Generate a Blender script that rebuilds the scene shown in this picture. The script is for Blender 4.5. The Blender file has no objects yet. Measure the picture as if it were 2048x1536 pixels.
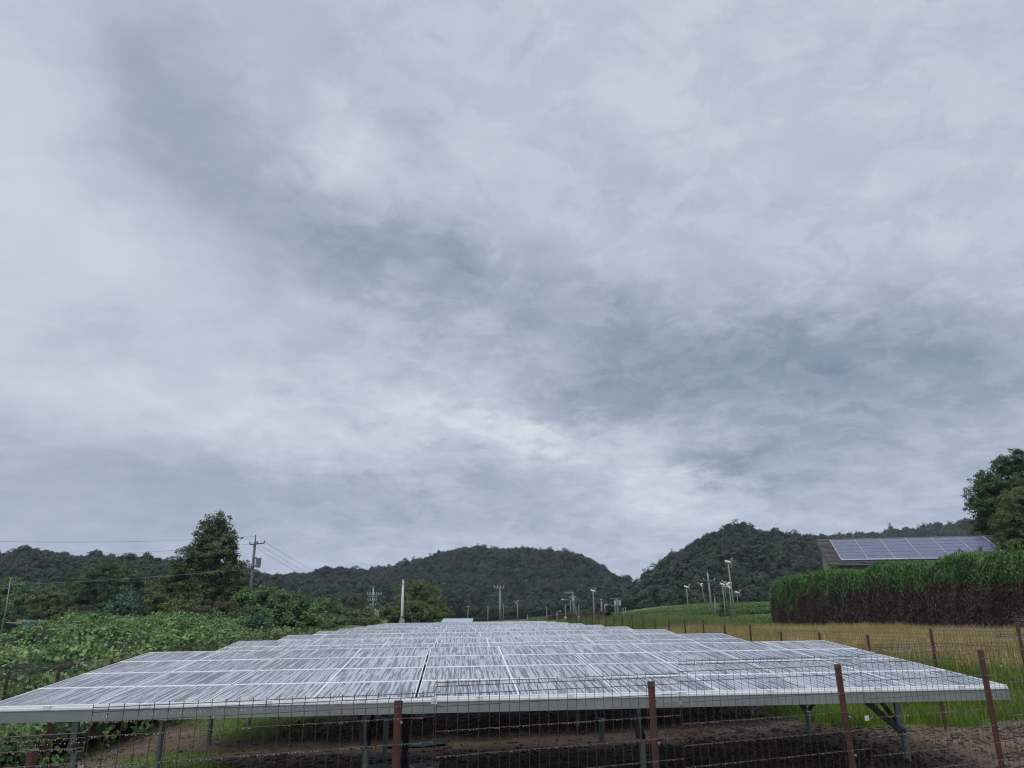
import bpy, math, random
import numpy as np
from mathutils import Vector, Matrix, noise

SC = bpy.context.scene
COL = SC.collection
R = math.radians
rng = np.random.default_rng(7)
random.seed(7)

# ------------------------------------------------------------------ camera
EYE = 2.2                      # eye above the ground under the middle of the array
PITCH = R(17.6)
F = 1480.0                     # focal length in pixels of a 2048 wide frame
CP, SP = math.cos(PITCH), math.sin(PITCH)
cam = bpy.data.cameras.new('camera')
cam.sensor_width = 36.0
cam.lens = 36.0 * F / 2048.0
cam.clip_start = 0.1
cam.clip_end = 6000
camo = bpy.data.objects.new('camera', cam)
COL.objects.link(camo)
camo.location = (0, 0, EYE)
camo.rotation_euler = (R(90) + PITCH, 0, 0)
SC.camera = camo


def ray(px, py):
    u = (px - 1024) / F
    v = (py - 768) / F
    return np.array([u, CP + v * SP, SP - v * CP])


def at(px, py, Y):
    """World point seen at a photo pixel, at distance Y ahead of the camera."""
    d = ray(px, py)
    t = Y / d[1]
    return np.array([d[0] * t, Y, EYE + d[2] * t])


# ------------------------------------------------------------------ exposure
SC.view_settings.view_transform = 'Standard'
SC.view_settings.look = 'None'
SC.view_settings.gamma = 1
SC.view_settings.exposure = 0.0
SC.view_settings.use_curve_mapping = False
SC.cycles.max_bounces = 6
SC.cycles.diffuse_bounces = 3
SC.cycles.glossy_bounces = 3
SC.cycles.transmission_bounces = 4
SC.cycles.transparent_max_bounces = 8
SC.cycles.use_denoising = True
SC.cycles.denoising_prefilter = 'ACCURATE'
SC.cycles.pixel_filter_type = 'BLACKMAN_HARRIS'
SC.cycles.filter_width = 1.15

# ------------------------------------------------------------------ world
SUN_EL, SUN_AZ = R(58), R(205)
world = bpy.data.worlds.new('World')
SC.world = world
world.use_nodes = True
wt = world.node_tree
wt.nodes.clear()


class G:
    """Small node graph helper."""
    def __init__(self, tree):
        self.t = tree

    def n(self, kind, **kw):
        nd = self.t.nodes.new(kind)
        for k, v in kw.items():
            setattr(nd, k, v)
        return nd

    def put(self, sock, v):
        if isinstance(v, bpy.types.NodeSocket):
            self.t.links.new(v, sock)
        elif v is not None:
            sock.default_value = v

    def m(self, op, a, b=None, c=None, clamp=False):
        nd = self.n('ShaderNodeMath', operation=op)
        nd.use_clamp = clamp
        self.put(nd.inputs[0], a)
        if b is not None:
            self.put(nd.inputs[1], b)
        if c is not None:
            self.put(nd.inputs[2], c)
        return nd.outputs[0]

    def vm(self, op, a, b=None, scale=None):
        nd = self.n('ShaderNodeVectorMath', operation=op)
        self.put(nd.inputs[0], a)
        if b is not None:
            self.put(nd.inputs[1], b)
        if scale is not None:
            self.put(nd.inputs['Scale'], scale)
        return nd.outputs['Value'] if op in ('DOT_PRODUCT', 'LENGTH') else nd.outputs[0]

    def noise(self, vec, scale, detail=4, rough=0.5, dist=0.0, out='Fac'):
        nd = self.n('ShaderNodeTexNoise')
        if vec is not None:
            self.put(nd.inputs['Vector'], vec)
        nd.inputs['Scale'].default_value = scale
        nd.inputs['Detail'].default_value = detail
        nd.inputs['Roughness'].default_value = rough
        nd.inputs['Distortion'].default_value = dist
        return nd.outputs[out]

    def ramp(self, fac, stops, interp='LINEAR'):
        nd = self.n('ShaderNodeValToRGB')
        cr = nd.color_ramp
        cr.interpolation = interp
        while len(cr.elements) > 1:
            cr.elements.remove(cr.elements[-1])
        for i, (p, c) in enumerate(stops):
            e = cr.elements[0] if i == 0 else cr.elements.new(p)
            e.position = p
            e.color = (*c, 1) if len(c) == 3 else c
        self.put(nd.inputs[0], fac)
        return nd.outputs[0]

    def mix(self, fac, a, b, mode='MIX'):
        nd = self.n('ShaderNodeMix', data_type='RGBA', blend_type=mode)
        self.put(nd.inputs[0], fac)
        for s, v in ((6, a), (7, b)):
            if isinstance(v, tuple) and len(v) == 3:
                v = (*v, 1)
            self.put(nd.inputs[s], v)
        return nd.outputs[2]

    def maprange(self, v, a, b, c=0.0, d=1.0, smooth=True):
        nd = self.n('ShaderNodeMapRange')
        nd.interpolation_type = 'SMOOTHSTEP' if smooth else 'LINEAR'
        self.put(nd.inputs[0], v)
        for i, x in enumerate((a, b, c, d)):
            nd.inputs[i + 1].default_value = x
        return nd.outputs[0]


def srgb(r, g, b):
    f = lambda c: (c / 255 / 12.92) if c <= 10.3 else ((c / 255 + 0.055) / 1.055) ** 2.4
    return (f(r), f(g), f(b))


g = G(wt)
tc = g.n('ShaderNodeTexCoord')
D = g.vm('NORMALIZE', tc.outputs['Generated'])
sep = g.n('ShaderNodeSeparateXYZ')
g.put(sep.inputs[0], D)
dz = sep.outputs[2]
zc = g.m('MAXIMUM', dz, 0.0)
# flat cloud deck coordinates, so that clouds shorten towards the horizon
inv = g.m('DIVIDE', 1.0, g.m('ADD', zc, 0.26))
deck = g.vm('SCALE', D, scale=inv)
wob_lo = g.vm('SUBTRACT', g.noise(deck, 1.5, 3, 0.55, out='Color'), (0.5, 0.5, 0.5))
wob_hi = g.vm('SUBTRACT', g.noise(deck, 8.0, 7, 0.62, out='Color'), (0.5, 0.5, 0.5))
Dw = g.vm('ADD', D, g.vm('SCALE', wob_lo, scale=0.12))
Dw = g.vm('ADD', Dw, g.vm('SCALE', wob_hi, scale=0.13))

# cloud masses: photo pixel centre, half sizes in pixels, turn (deg), weight (dark negative)
MASSES = [
    (250, 70, 170, 90, 35, -0.16), (340, 250, 80, 190, -20, -0.10), (540, 350, 230, 90, 15, -0.20),
    (690, 500, 260, 80, 12, -0.17), (1000, 600, 300, 80, 10, -0.24), (1480, 715, 360, 85, 4, -0.32),
    (1650, 860, 380, 90, -5, -0.25), (1230, 800, 170, 45, 8, -0.16), (960, 925, 110, 45, 10, -0.17),
    (1160, 945, 75, 45, 10, -0.22), (1800, 700, 300, 110, 0, -0.10), (620, 160, 260, 120, 10, -0.08),
    (380, 750, 110, 40, 20, -0.10), (220, 670, 70, 26, 0, -0.12), (110, 680, 60, 24, 15, -0.09),
    (1450, 930, 130, 40, -15, -0.20), (1300, 420, 420, 90, 8, -0.05), (720, 985, 420, 70, 0, -0.14),
    (150, 980, 380, 110, 0, -0.16), (1650, 1010, 300, 60, 0, -0.08), (230, 390, 60, 30, 20, -0.08),
    (620, 740, 55, 22, 10, -0.10), (735, 848, 26, 12, 0, -0.12), (830, 880, 40, 14, 0, -0.08),
    (150, 480, 250, 280, 0, 0.15), (560, 835, 340, 75, 8, 0.22), (1000, 840, 190, 30, 14, 0.28),
    (1290, 975, 180, 50, 14, 0.40), (1330, 1030, 110, 40, 0, 0.10), (690, 290, 120, 60, 25, 0.20),
    (1690, 830, 90, 30, 0, 0.13), (1400, 875, 110, 25, 10, 0.15), (1450, 200, 420, 160, 0, 0.05),
    (30, 60, 90, 160, 0, 0.08), (1900, 380, 260, 220, 0, 0.05), (1230, 890, 120, 20, 14, 0.10),
]
acc = None
for (px, py, sx, sy, rot, w) in MASSES:
    d0 = Vector(ray(px, py)).normalized()
    right = d0.cross(Vector((0, 0, 1))).normalized()
    up = right.cross(d0)
    cs, sn = math.cos(R(rot)), math.sin(R(rot))
    a = (right * cs - up * sn) / (sx / 1480.0)      # picture turn is clockwise
    b = (right * sn + up * cs) / (sy / 1480.0)
    rel = g.vm('SUBTRACT', Dw, tuple(d0))
    da = g.vm('DOT_PRODUCT', rel, tuple(a))
    db = g.vm('DOT_PRODUCT', rel, tuple(b))
    e = g.m('ADD', g.m('MULTIPLY', da, da), g.m('MULTIPLY', db, db))
    gs = g.m('MULTIPLY', g.m('EXPONENT', g.m('MULTIPLY', e, -0.8)), w * 1.12)
    acc = gs if acc is None else g.m('ADD', acc, gs)
fb1 = g.m('SUBTRACT', g.noise(deck, 2.2, 8, 0.56, 0.15), 0.5)
fb2 = g.m('SUBTRACT', g.noise(deck, 7.0, 6, 0.58, 0.3), 0.5)
val = g.m('ADD', acc, g.m('MULTIPLY', fb1, 0.26))
val = g.m('ADD', val, g.m('MULTIPLY', fb2, 0.13))
fb3 = g.m('SUBTRACT', g.noise(deck, 9.0, 10, 0.62, 0.3), 0.5)
puff = g.m('SUBTRACT', g.maprange(g.noise(g.vm('ADD', deck, (7.3, 2.1, 0.0)), 8.5, 12, 0.66, 0.5), 0.45, 0.56), 0.5)
fb3 = g.m('ADD', fb3, g.m('MULTIPLY', puff, 0.24))
sxx = g.n('ShaderNodeSeparateXYZ')
g.put(sxx.inputs[0], D)
calm = g.maprange(sxx.outputs[0], -0.45, -0.12, 0.30, 1.0)
val = g.m('ADD', val, g.m('MULTIPLY', g.m('MULTIPLY', fb3, calm), 0.38))
val = g.m('ADD', val, 0.625)
cloud = g.ramp(val, [(0.0, srgb(120, 135, 156)), (0.25, srgb(148, 161, 179)), (0.45, srgb(171, 182, 199)),
                     (0.62, srgb(188, 197, 212)), (0.80, srgb(203, 211, 223)), (1.0, srgb(221, 229, 237))])
# overcast decks are brighter towards the zenith, a little bluer low down
low = g.maprange(dz, 0.0, 0.22, 1.0, 0.0)
cloud = g.mix(g.m('MULTIPLY', low, 0.35), cloud, g.mix(1.0, cloud, (0.86, 0.94, 1.06), 'MULTIPLY'))
zen = g.maprange(dz, 0.70, 1.0, 1.0, 2.6)
cloud = g.vm('SCALE', cloud, scale=zen)
below = g.maprange(dz, -0.10, -0.01, 0.0, 1.0)
cloud = g.mix(below, (0.10, 0.11, 0.11), cloud)
cloud10 = g.vm('SCALE', cloud, scale=10.0)
sky = g.n('ShaderNodeTexSky', sky_type='NISHITA')
sky.sun_disc = False
sky.sun_elevation = SUN_EL
sky.sun_rotation = SUN_AZ
skymix = g.mix(0.97, sky.outputs[0], cloud10)
bg = g.n('ShaderNodeBackground')
g.put(bg.inputs[0], skymix)
bg.inputs[1].default_value = 0.1
wo = g.n('ShaderNodeOutputWorld')
wt.links.new(bg.outputs[0], wo.inputs[0])

sun = bpy.data.lights.new('sun', 'SUN')
sun.energy = 1.5
sun.angle = R(40)
sun.color = (1.0, 0.97, 0.92)
suno = bpy.data.objects.new('sun', sun)
COL.objects.link(suno)
sd = Vector((math.sin(SUN_AZ) * math.cos(SUN_EL), math.cos(SUN_AZ) * math.cos(SUN_EL), math.sin(SUN_EL)))
suno.rotation_euler = sd.to_track_quat('Z', 'Y').to_euler()


# ------------------------------------------------------------------ materials
def newmat(name):
    m = bpy.data.materials.new(name)
    m.use_nodes = True
    t = m.node_tree
    b = t.nodes['Principled BSDF']
    return m, G(t), b


def surf(name, stops, scale=3.0, rough=0.7, metal=0.0, bump=0.0, bscale=40, coord='Object', detail=5, stretch=None, spec=0.5):
    m, q, b = newmat(name)
    tcn = q.n('ShaderNodeTexCoord')
    v = tcn.outputs[coord] if coord != 'World' else q.n('ShaderNodeNewGeometry').outputs['Position']
    if stretch:
        v = q.vm('MULTIPLY', v, stretch)
    f = q.noise(v, scale, detail, 0.6)
    q.put(b.inputs['Base Color'], q.ramp(f, stops))
    b.inputs['Roughness'].default_value = rough
    b.inputs['Metallic'].default_value = metal
    b.inputs['Specular IOR Level'].default_value = spec
    if bump:
        bp = q.n('ShaderNodeBump')
        bp.inputs['Strength'].default_value = bump
        bp.inputs['Distance'].default_value = 0.01
        q.put(bp.inputs['Height'], q.noise(v, bscale, 4, 0.6))
        q.put(b.inputs['Normal'], bp.outputs[0])
    return m


def leafmat(name, stops, clump=0.5, rough=0.55, obj_random=0.0, trans=0.25, far=None):
    """Leaf colour from the clump a leaf grows in and from each leaf's own random number."""
    m, q, b = newmat(name)
    geo = q.n('ShaderNodeNewGeometry')
    at_ = q.n('ShaderNodeAttribute', attribute_name='rnd')
    f = q.noise(geo.outputs['Position'], clump, 3, 0.6)
    f = q.maprange(f, 0.28, 0.72, 0, 1, False)
    f = q.m('ADD', q.m('MULTIPLY', f, 0.55 if not obj_random else 0.3), q.m('MULTIPLY', at_.outputs['Fac'], 0.45 if not obj_random else 0.25))
    if obj_random:
        oi = q.n('ShaderNodeObjectInfo')
        f = q.m('ADD', f, q.m('MULTIPLY', oi.outputs['Random'], 0.45))
    col = q.ramp(f, stops)
    q.put(b.inputs['Base Color'], col)
    b.inputs['Roughness'].default_value = rough
    b.inputs['Specular IOR Level'].default_value = 0.35
    if trans:
        tr = q.n('ShaderNodeBsdfTranslucent')
        q.put(tr.inputs[0], col)
        mx = q.n('ShaderNodeMixShader')
        mx.inputs[0].default_value = trans
        q.t.links.new(b.outputs[0], mx.inputs[1])
        q.t.links.new(tr.outputs[0], mx.inputs[2])
        q.t.links.new(mx.outputs[0], q.t.nodes['Material Output'].inputs[0])
    return m


M = {}
M['alu'] = surf('aluminium_frame', [(0.3, (0.74, 0.76, 0.78)), (0.7, (0.84, 0.86, 0.88))], 2, 0.42, 0.1)
M['galv'] = surf('galvanised_steel', [(0.25, (0.16, 0.20, 0.20)), (0.5, (0.24, 0.29, 0.29)), (0.8, (0.34, 0.40, 0.39))], 6, 0.5, 0.5, 0.1)
M['rail'] = surf('galvanised_rail', [(0.25, (0.230, 0.270, 0.270)), (0.6, (0.299, 0.345, 0.345)), (0.85, (0.368, 0.414, 0.414))], 1.5, 0.5, 0.4)
M['dark_steel'] = surf('wet_dark_steel', [(0.3, (0.035, 0.045, 0.055)), (0.7, (0.07, 0.085, 0.095))], 6, 0.5, 0.3)
M['brown'] = surf('brown_paint', [(0.25, (0.050, 0.020, 0.014)), (0.5, (0.085, 0.032, 0.022)), (0.8, (0.125, 0.052, 0.036))], 5, 0.45, 0.0, 0.15, 60)
M['wire'] = surf('brown_wire', [(0.3, (0.055, 0.030, 0.024)), (0.7, (0.10, 0.055, 0.042))], 8, 0.4, 0.1)
M['white'] = surf('white_plastic', [(0.3, (0.55, 0.56, 0.55)), (0.7, (0.68, 0.69, 0.68))], 8, 0.5)
M['bolt'] = surf('bolt_steel', [(0.3, (0.4, 0.4, 0.4)), (0.7, (0.6, 0.6, 0.6))], 20, 0.35, 0.8)
M['cable'] = surf('black_cable', [(0.3, (0.012, 0.014, 0.017)), (0.7, (0.025, 0.028, 0.032))], 8, 0.5)
M['mat'] = surf('green_weed_mat', [(0.3, (0.008, 0.035, 0.032)), (0.7, (0.018, 0.060, 0.052))], 4, 0.6, 0, 0.2, 12)
M['concrete'] = surf('pole_concrete', [(0.3, (0.176, 0.200, 0.192)), (0.7, (0.256, 0.288, 0.272))], 3, 0.8)
M['pale_pole'] = surf('pale_painted_pole', [(0.3, (0.46, 0.52, 0.49)), (0.7, (0.58, 0.64, 0.60))], 2, 0.5)
M['dark_pole'] = surf('weathered_pole', [(0.3, (0.085, 0.08, 0.085)), (0.7, (0.15, 0.145, 0.15))], 3, 0.8)
M['insul'] = surf('porcelain', [(0.3, (0.35, 0.37, 0.37)), (0.7, (0.55, 0.57, 0.57))], 8, 0.3)
M['trafo'] = surf('transformer_paint', [(0.3, (0.10, 0.12, 0.14)), (0.7, (0.17, 0.19, 0.21))], 4, 0.5)
M['wood'] = surf('pale_wood', [(0.3, (0.30, 0.26, 0.20)), (0.7, (0.45, 0.40, 0.32))], 8, 0.8)
M['tarp'] = surf('blue_sheet', [(0.3, (0.03, 0.11, 0.18)), (0.7, (0.06, 0.18, 0.28))], 5, 0.6, 0, 0.3, 6)
M['shedroof'] = surf('pale_blue_roof', [(0.3, (0.28, 0.36, 0.42)), (0.7, (0.38, 0.46, 0.52))], 1, 0.5)
M['beige'] = surf('beige_wall', [(0.3, (0.26, 0.22, 0.13)), (0.7, (0.33, 0.28, 0.17))], 1.5, 0.85)
M['tile'] = surf('dark_roof_tile', [(0.25, (0.055, 0.045, 0.05)), (0.55, (0.095, 0.08, 0.085)), (0.85, (0.15, 0.13, 0.135))], 1.7, 0.55, 0, 0.0, 40, 'World')
M['bark'] = surf('bark', [(0.3, (0.035, 0.028, 0.022)), (0.7, (0.09, 0.075, 0.06))], 6, 0.9, 0, 0.5, 20)
M['stone'] = surf('clod_stone', [(0.25, (0.035, 0.026, 0.020)), (0.6, (0.085, 0.065, 0.05)), (0.9, (0.24, 0.21, 0.17))], 1.5, 0.85, 0, 0.3, 30, 'World')
M['twig'] = surf('hedge_core', [(0.3, (0.010, 0.008, 0.008)), (0.7, (0.022, 0.017, 0.015))], 2, 0.95, 0, 0.0, 20, 'World')
M['under'] = surf('undergrowth_crown_shade', [(0.3, (0.008, 0.016, 0.007)), (0.7, (0.02, 0.036, 0.014))], 2, 0.95, 0, 0.0, 20, 'World')  # undergrowth below the vines; inside tree crowns it stands in for shade
M['blade'] = surf('fan_blade', [(0.3, (0.5, 0.52, 0.50)), (0.7, (0.65, 0.66, 0.64))], 2, 0.5)
M['redfan'] = surf('rusty_fan', [(0.3, (0.22, 0.10, 0.09)), (0.7, (0.36, 0.20, 0.18))], 2, 0.6)


def glass_drop():
    m, q, b = newmat('water_drop')
    b.inputs['Base Color'].default_value = (0.9, 0.92, 0.95, 1)
    b.inputs['Roughness'].default_value = 0.03
    b.inputs['IOR'].default_value = 1.33
    b.inputs['Transmission Weight'].default_value = 0.6
    return m


M['drop'] = glass_drop()


def panel_glass():
    """Dark thin-film glass, wet, with dirt that has run down the slope in ragged streaks."""
    m, q, b = newmat('streaked_panel_glass')
    tcn = q.n('ShaderNodeTexCoord')
    oi = q.n('ShaderNodeObjectInfo')
    off = q.n('ShaderNodeCombineXYZ')
    q.put(off.inputs[0], q.m('MULTIPLY', oi.outputs['Random'], 57.0))
    q.put(off.inputs[1], q.m('MULTIPLY', oi.outputs['Random'], 131.0))
    v = q.vm('ADD', tcn.outputs['Object'], off.outputs[0])
    wob = q.vm('SUBTRACT', q.noise(q.vm('MULTIPLY', v, (2.0, 5.0, 1.0)), 2.2, 3, 0.6, out='Color'), (0.5, 0.5, 0.5))
    v2 = q.vm('ADD', v, q.vm('MULTIPLY', wob, (0.022, 0.05, 0)))
    s1 = q.noise(q.vm('MULTIPLY', v2, (32.0, 0.66, 1.0)), 1.0, 3, 0.6)
    s2 = q.noise(q.vm('MULTIPLY', v2, (80.0, 2.4, 1.0)), 1.0, 3, 0.6)
    big = q.noise(q.n('ShaderNodeNewGeometry').outputs['Position'], 0.30, 2, 0.5)
    s = q.m('ADD', q.m('MULTIPLY', s1, 0.68), q.m('MULTIPLY', s2, 0.32))
    s = q.m('ADD', s, q.m('MULTIPLY', q.m('SUBTRACT', big, 0.5), 0.16))
    sx2 = q.n('ShaderNodeSeparateXYZ')
    q.put(sx2.inputs[0], q.n('ShaderNodeNewGeometry').outputs['Position'])
    away = q.m('ABSOLUTE', sx2.outputs[0])
    s = q.m('ADD', s, q.m('SUBTRACT', 0.012, q.m('MULTIPLY', away, 0.007)))
    mask = q.maprange(s, 0.458, 0.528)
    speck = q.maprange(q.noise(v, 160, 2, 0.6), 0.36, 0.60, 0.55, 1.0, False)
    # the lower third of every panel keeps more dried dirt
    sy = q.n('ShaderNodeSeparateXYZ')
    q.put(sy.inputs[0], tcn.outputs['Object'])
    base = q.m('ADD', 0.0, q.m('MULTIPLY', q.maprange(sy.outputs[1], 0.0, 1.2, 1.0, 0.0, False), 0.10))
    base = q.m('ADD', base, q.m('MULTIPLY', q.noise(v, 1.4, 3, 0.6), 0.10))
    msk = q.m('MAXIMUM', q.m('MULTIPLY', mask, speck), base)
    tint = q.mix(q.maprange(q.noise(v, 0.9, 2, 0.5), 0.35, 0.65), (0.016, 0.028, 0.052), (0.028, 0.030, 0.060))
    col = q.mix(msk, tint, (0.48, 0.52, 0.57))
    q.put(b.inputs['Base Color'], col)
    q.put(b.inputs['Roughness'], q.m('ADD', 0.16, q.m('MULTIPLY', msk, 0.34)))
    b.inputs['Specular IOR Level'].default_value = 0.22
    bp = q.n('ShaderNodeBump')
    bp.inputs['Strength'].default_value = 0.12
    bp.inputs['Distance'].default_value = 0.004
    q.put(bp.inputs['Height'], q.m('ADD', msk, q.noise(v, 220, 2, 0.6)))
    q.put(b.inputs['Normal'], bp.outputs[0])
    return m


M['glass'] = panel_glass()


def house_pv():
    m, q, b = newmat('roof_panel_glass')
    tcn = q.n('ShaderNodeTexCoord')
    f = q.noise(tcn.outputs['Object'], 2.0, 4, 0.6)
    q.put(b.inputs['Base Color'], q.ramp(f, [(0.3, (0.075, 0.085, 0.155)), (0.7, (0.11, 0.12, 0.20))]))
    q.put(b.inputs['Roughness'], q.m('ADD', 0.12, q.m('MULTIPLY', f, 0.2)))
    return m


M['pv'] = house_pv()


def ground_mat():
    m, q, b = newmat('ground')
    geo = q.n('ShaderNodeNewGeometry')
    p = geo.outputs['Position']
    A = lambda n: q.n('ShaderNodeAttribute', attribute_name=n).outputs['Fac']
    n1 = q.noise(p, 1.2, 6, 0.65)
    n2 = q.noise(p, 9.0, 5, 0.7)
    soil = q.ramp(q.m('ADD', q.m('MULTIPLY', n1, 0.5), q.m('MULTIPLY', n2, 0.5)),
                  [(0.30, (0.052, 0.040, 0.028)), (0.5, (0.133, 0.094, 0.066)), (0.62, (0.204, 0.148, 0.104)), (0.75, (0.318, 0.252, 0.192))])
    shade_band = q.ramp(n2, [(0.3, (0.016, 0.015, 0.018)), (0.55, (0.040, 0.036, 0.040)), (0.75, (0.10, 0.09, 0.09))])  # dark rough soil with the tables' shade painted into its colour
    soil = q.mix(A('shade_band'), soil, shade_band)
    green = q.ramp(q.noise(p, 5.0, 5, 0.7), [(0.3, (0.038, 0.068, 0.014)), (0.5, (0.075, 0.135, 0.022)), (0.72, (0.128, 0.195, 0.036))])
    dry = q.ramp(q.noise(p, 2.5, 5, 0.7), [(0.3, (0.128, 0.093, 0.045)), (0.5, (0.225, 0.158, 0.072)), (0.72, (0.195, 0.195, 0.072))])
    rag = q.m('SUBTRACT', q.noise(p, 3.5, 5, 0.7), 0.5)
    gm = q.maprange(q.m('ADD', A('green'), q.m('MULTIPLY', rag, 1.1)), 0.38, 0.62)
    dm = q.maprange(q.m('ADD', A('dry'), q.m('MULTIPLY', rag, 0.8)), 0.38, 0.62)
    c = q.mix(gm, soil, green)
    c = q.mix(dm, c, dry)
    q.put(b.inputs['Base Color'], c)
    b.inputs['Roughness'].default_value = 0.9
    b.inputs['Specular IOR Level'].default_value = 0.2
    bp = q.n('ShaderNodeBump')
    bp.inputs['Strength'].default_value = 0.7
    bp.inputs['Distance'].default_value = 0.06
    q.put(bp.inputs['Height'], n2)
    q.put(b.inputs['Normal'], bp.outputs[0])
    return m


M['ground'] = ground_mat()
M['kudzu'] = leafmat('kudzu_leaf', [(0.12, (0.026, 0.063, 0.020)), (0.35, (0.072, 0.154, 0.042)), (0.58, (0.152, 0.266, 0.077)), (0.80, (0.275, 0.385, 0.133)), (0.90, (0.312, 0.301, 0.119)), (0.97, (0.246, 0.154, 0.077))], 0.9, 0.5)
M['leaf_dark'] = leafmat('dark_evergreen_leaf', [(0.1, (0.024, 0.055, 0.022)), (0.5, (0.058, 0.110, 0.037)), (0.9, (0.110, 0.180, 0.053))], 0.45)
M['leaf_tall'] = leafmat('tall_tree_leaf', [(0.1, (0.030, 0.054, 0.019)), (0.5, (0.074, 0.114, 0.034)), (0.9, (0.155, 0.186, 0.049))], 0.4)
M['leaf_olive'] = leafmat('olive_leaf', [(0.1, (0.045, 0.071, 0.021)), (0.5, (0.101, 0.145, 0.036)), (0.9, (0.182, 0.201, 0.061))], 0.4)
M['leaf_mid'] = leafmat('mid_green_leaf', [(0.1, (0.043, 0.098, 0.030)), (0.5, (0.097, 0.191, 0.056)), (0.9, (0.183, 0.304, 0.097))], 0.5)
M['leaf_blue'] = leafmat('blue_green_leaf', [(0.1, (0.026, 0.071, 0.039)), (0.5, (0.059, 0.139, 0.071)), (0.9, (0.114, 0.211, 0.122))], 0.5)
M['leaf_brown'] = leafmat('brown_shrub_leaf', [(0.1, (0.056, 0.041, 0.026)), (0.5, (0.104, 0.085, 0.045)), (0.9, (0.094, 0.131, 0.049))], 0.7)
M['leaf_forest'] = leafmat('forest_leaf', [(0.0, (0.011, 0.024, 0.017)), (0.3, (0.018, 0.038, 0.020)), (0.55, (0.029, 0.052, 0.024)), (0.72, (0.043, 0.059, 0.026)),
                                           (0.84, (0.041, 0.040, 0.026)), (0.93, (0.051, 0.044, 0.038)), (1.0, (0.049, 0.076, 0.045))], 0.03, 0.7, 1.0, 0.15)
M['forest_floor'] = surf('forest_floor', [(0.3, (0.010, 0.018, 0.009)), (0.7, (0.022, 0.036, 0.015))], 0.05, 0.95, 0, 0, 20, 'World')
M['hedge_green'] = leafmat('hedge_green', [(0.1, (0.031, 0.091, 0.019)), (0.5, (0.071, 0.174, 0.035)), (0.9, (0.144, 0.262, 0.063))], 0.6)
M['hedge_dead'] = leafmat('hedge_dead', [(0.1, (0.028, 0.018, 0.016)), (0.5, (0.074, 0.049, 0.040)), (0.85, (0.132, 0.085, 0.062)), (1.0, (0.070, 0.122, 0.047))], 0.8, 0.8, 0, 0.05)
M['grass_green'] = leafmat('grass_green', [(0.1, (0.056, 0.111, 0.011)), (0.5, (0.120, 0.222, 0.017)), (0.9, (0.209, 0.296, 0.038))], 0.5)
M['grass_dry'] = leafmat('grass_dry', [(0.05, (0.167, 0.223, 0.074)), (0.4, (0.319, 0.257, 0.105)), (0.7, (0.449, 0.346, 0.158)), (0.95, (0.523, 0.469, 0.290))], 0.25)
M['grass_dull'] = leafmat('grass_dull', [(0.1, (0.071, 0.109, 0.023)), (0.5, (0.125, 0.186, 0.034)), (0.9, (0.202, 0.251, 0.065))], 0.5)
M['tea'] = leafmat('tea_leaf', [(0.1, (0.035, 0.083, 0.013)), (0.5, (0.065, 0.139, 0.020)), (0.9, (0.099, 0.188, 0.032))], 0.3)
M['redhedge'] = leafmat('reddish_hedge_leaf', [(0.1, (0.035, 0.020, 0.016)), (0.5, (0.075, 0.040, 0.032)), (0.9, (0.09, 0.065, 0.04))], 0.5)


# ------------------------------------------------------------------ object helpers
def props(o, label=None, cat=None, group=None, kind=None):
    if label:
        o['label'] = label
    if cat:
        o['category'] = cat
    if group:
        o['group'] = group
    if kind:
        o['kind'] = kind
    return o


def link(name, me, parent=None, loc=None, rot=None):
    o = bpy.data.objects.new(name, me)
    COL.objects.link(o)
    if parent:
        o.parent = parent
    if loc is not None:
        o.location = loc
    if rot is not None:
        o.rotation_euler = rot
    return o


def empty(name, loc, label, cat, group=None, rz=0.0):
    o = bpy.data.objects.new(name, None)
    o.empty_display_size = 0.3
    COL.objects.link(o)
    o.location = loc
    o.rotation_euler = (0, 0, rz)
    return props(o, label, cat, group)


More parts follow.
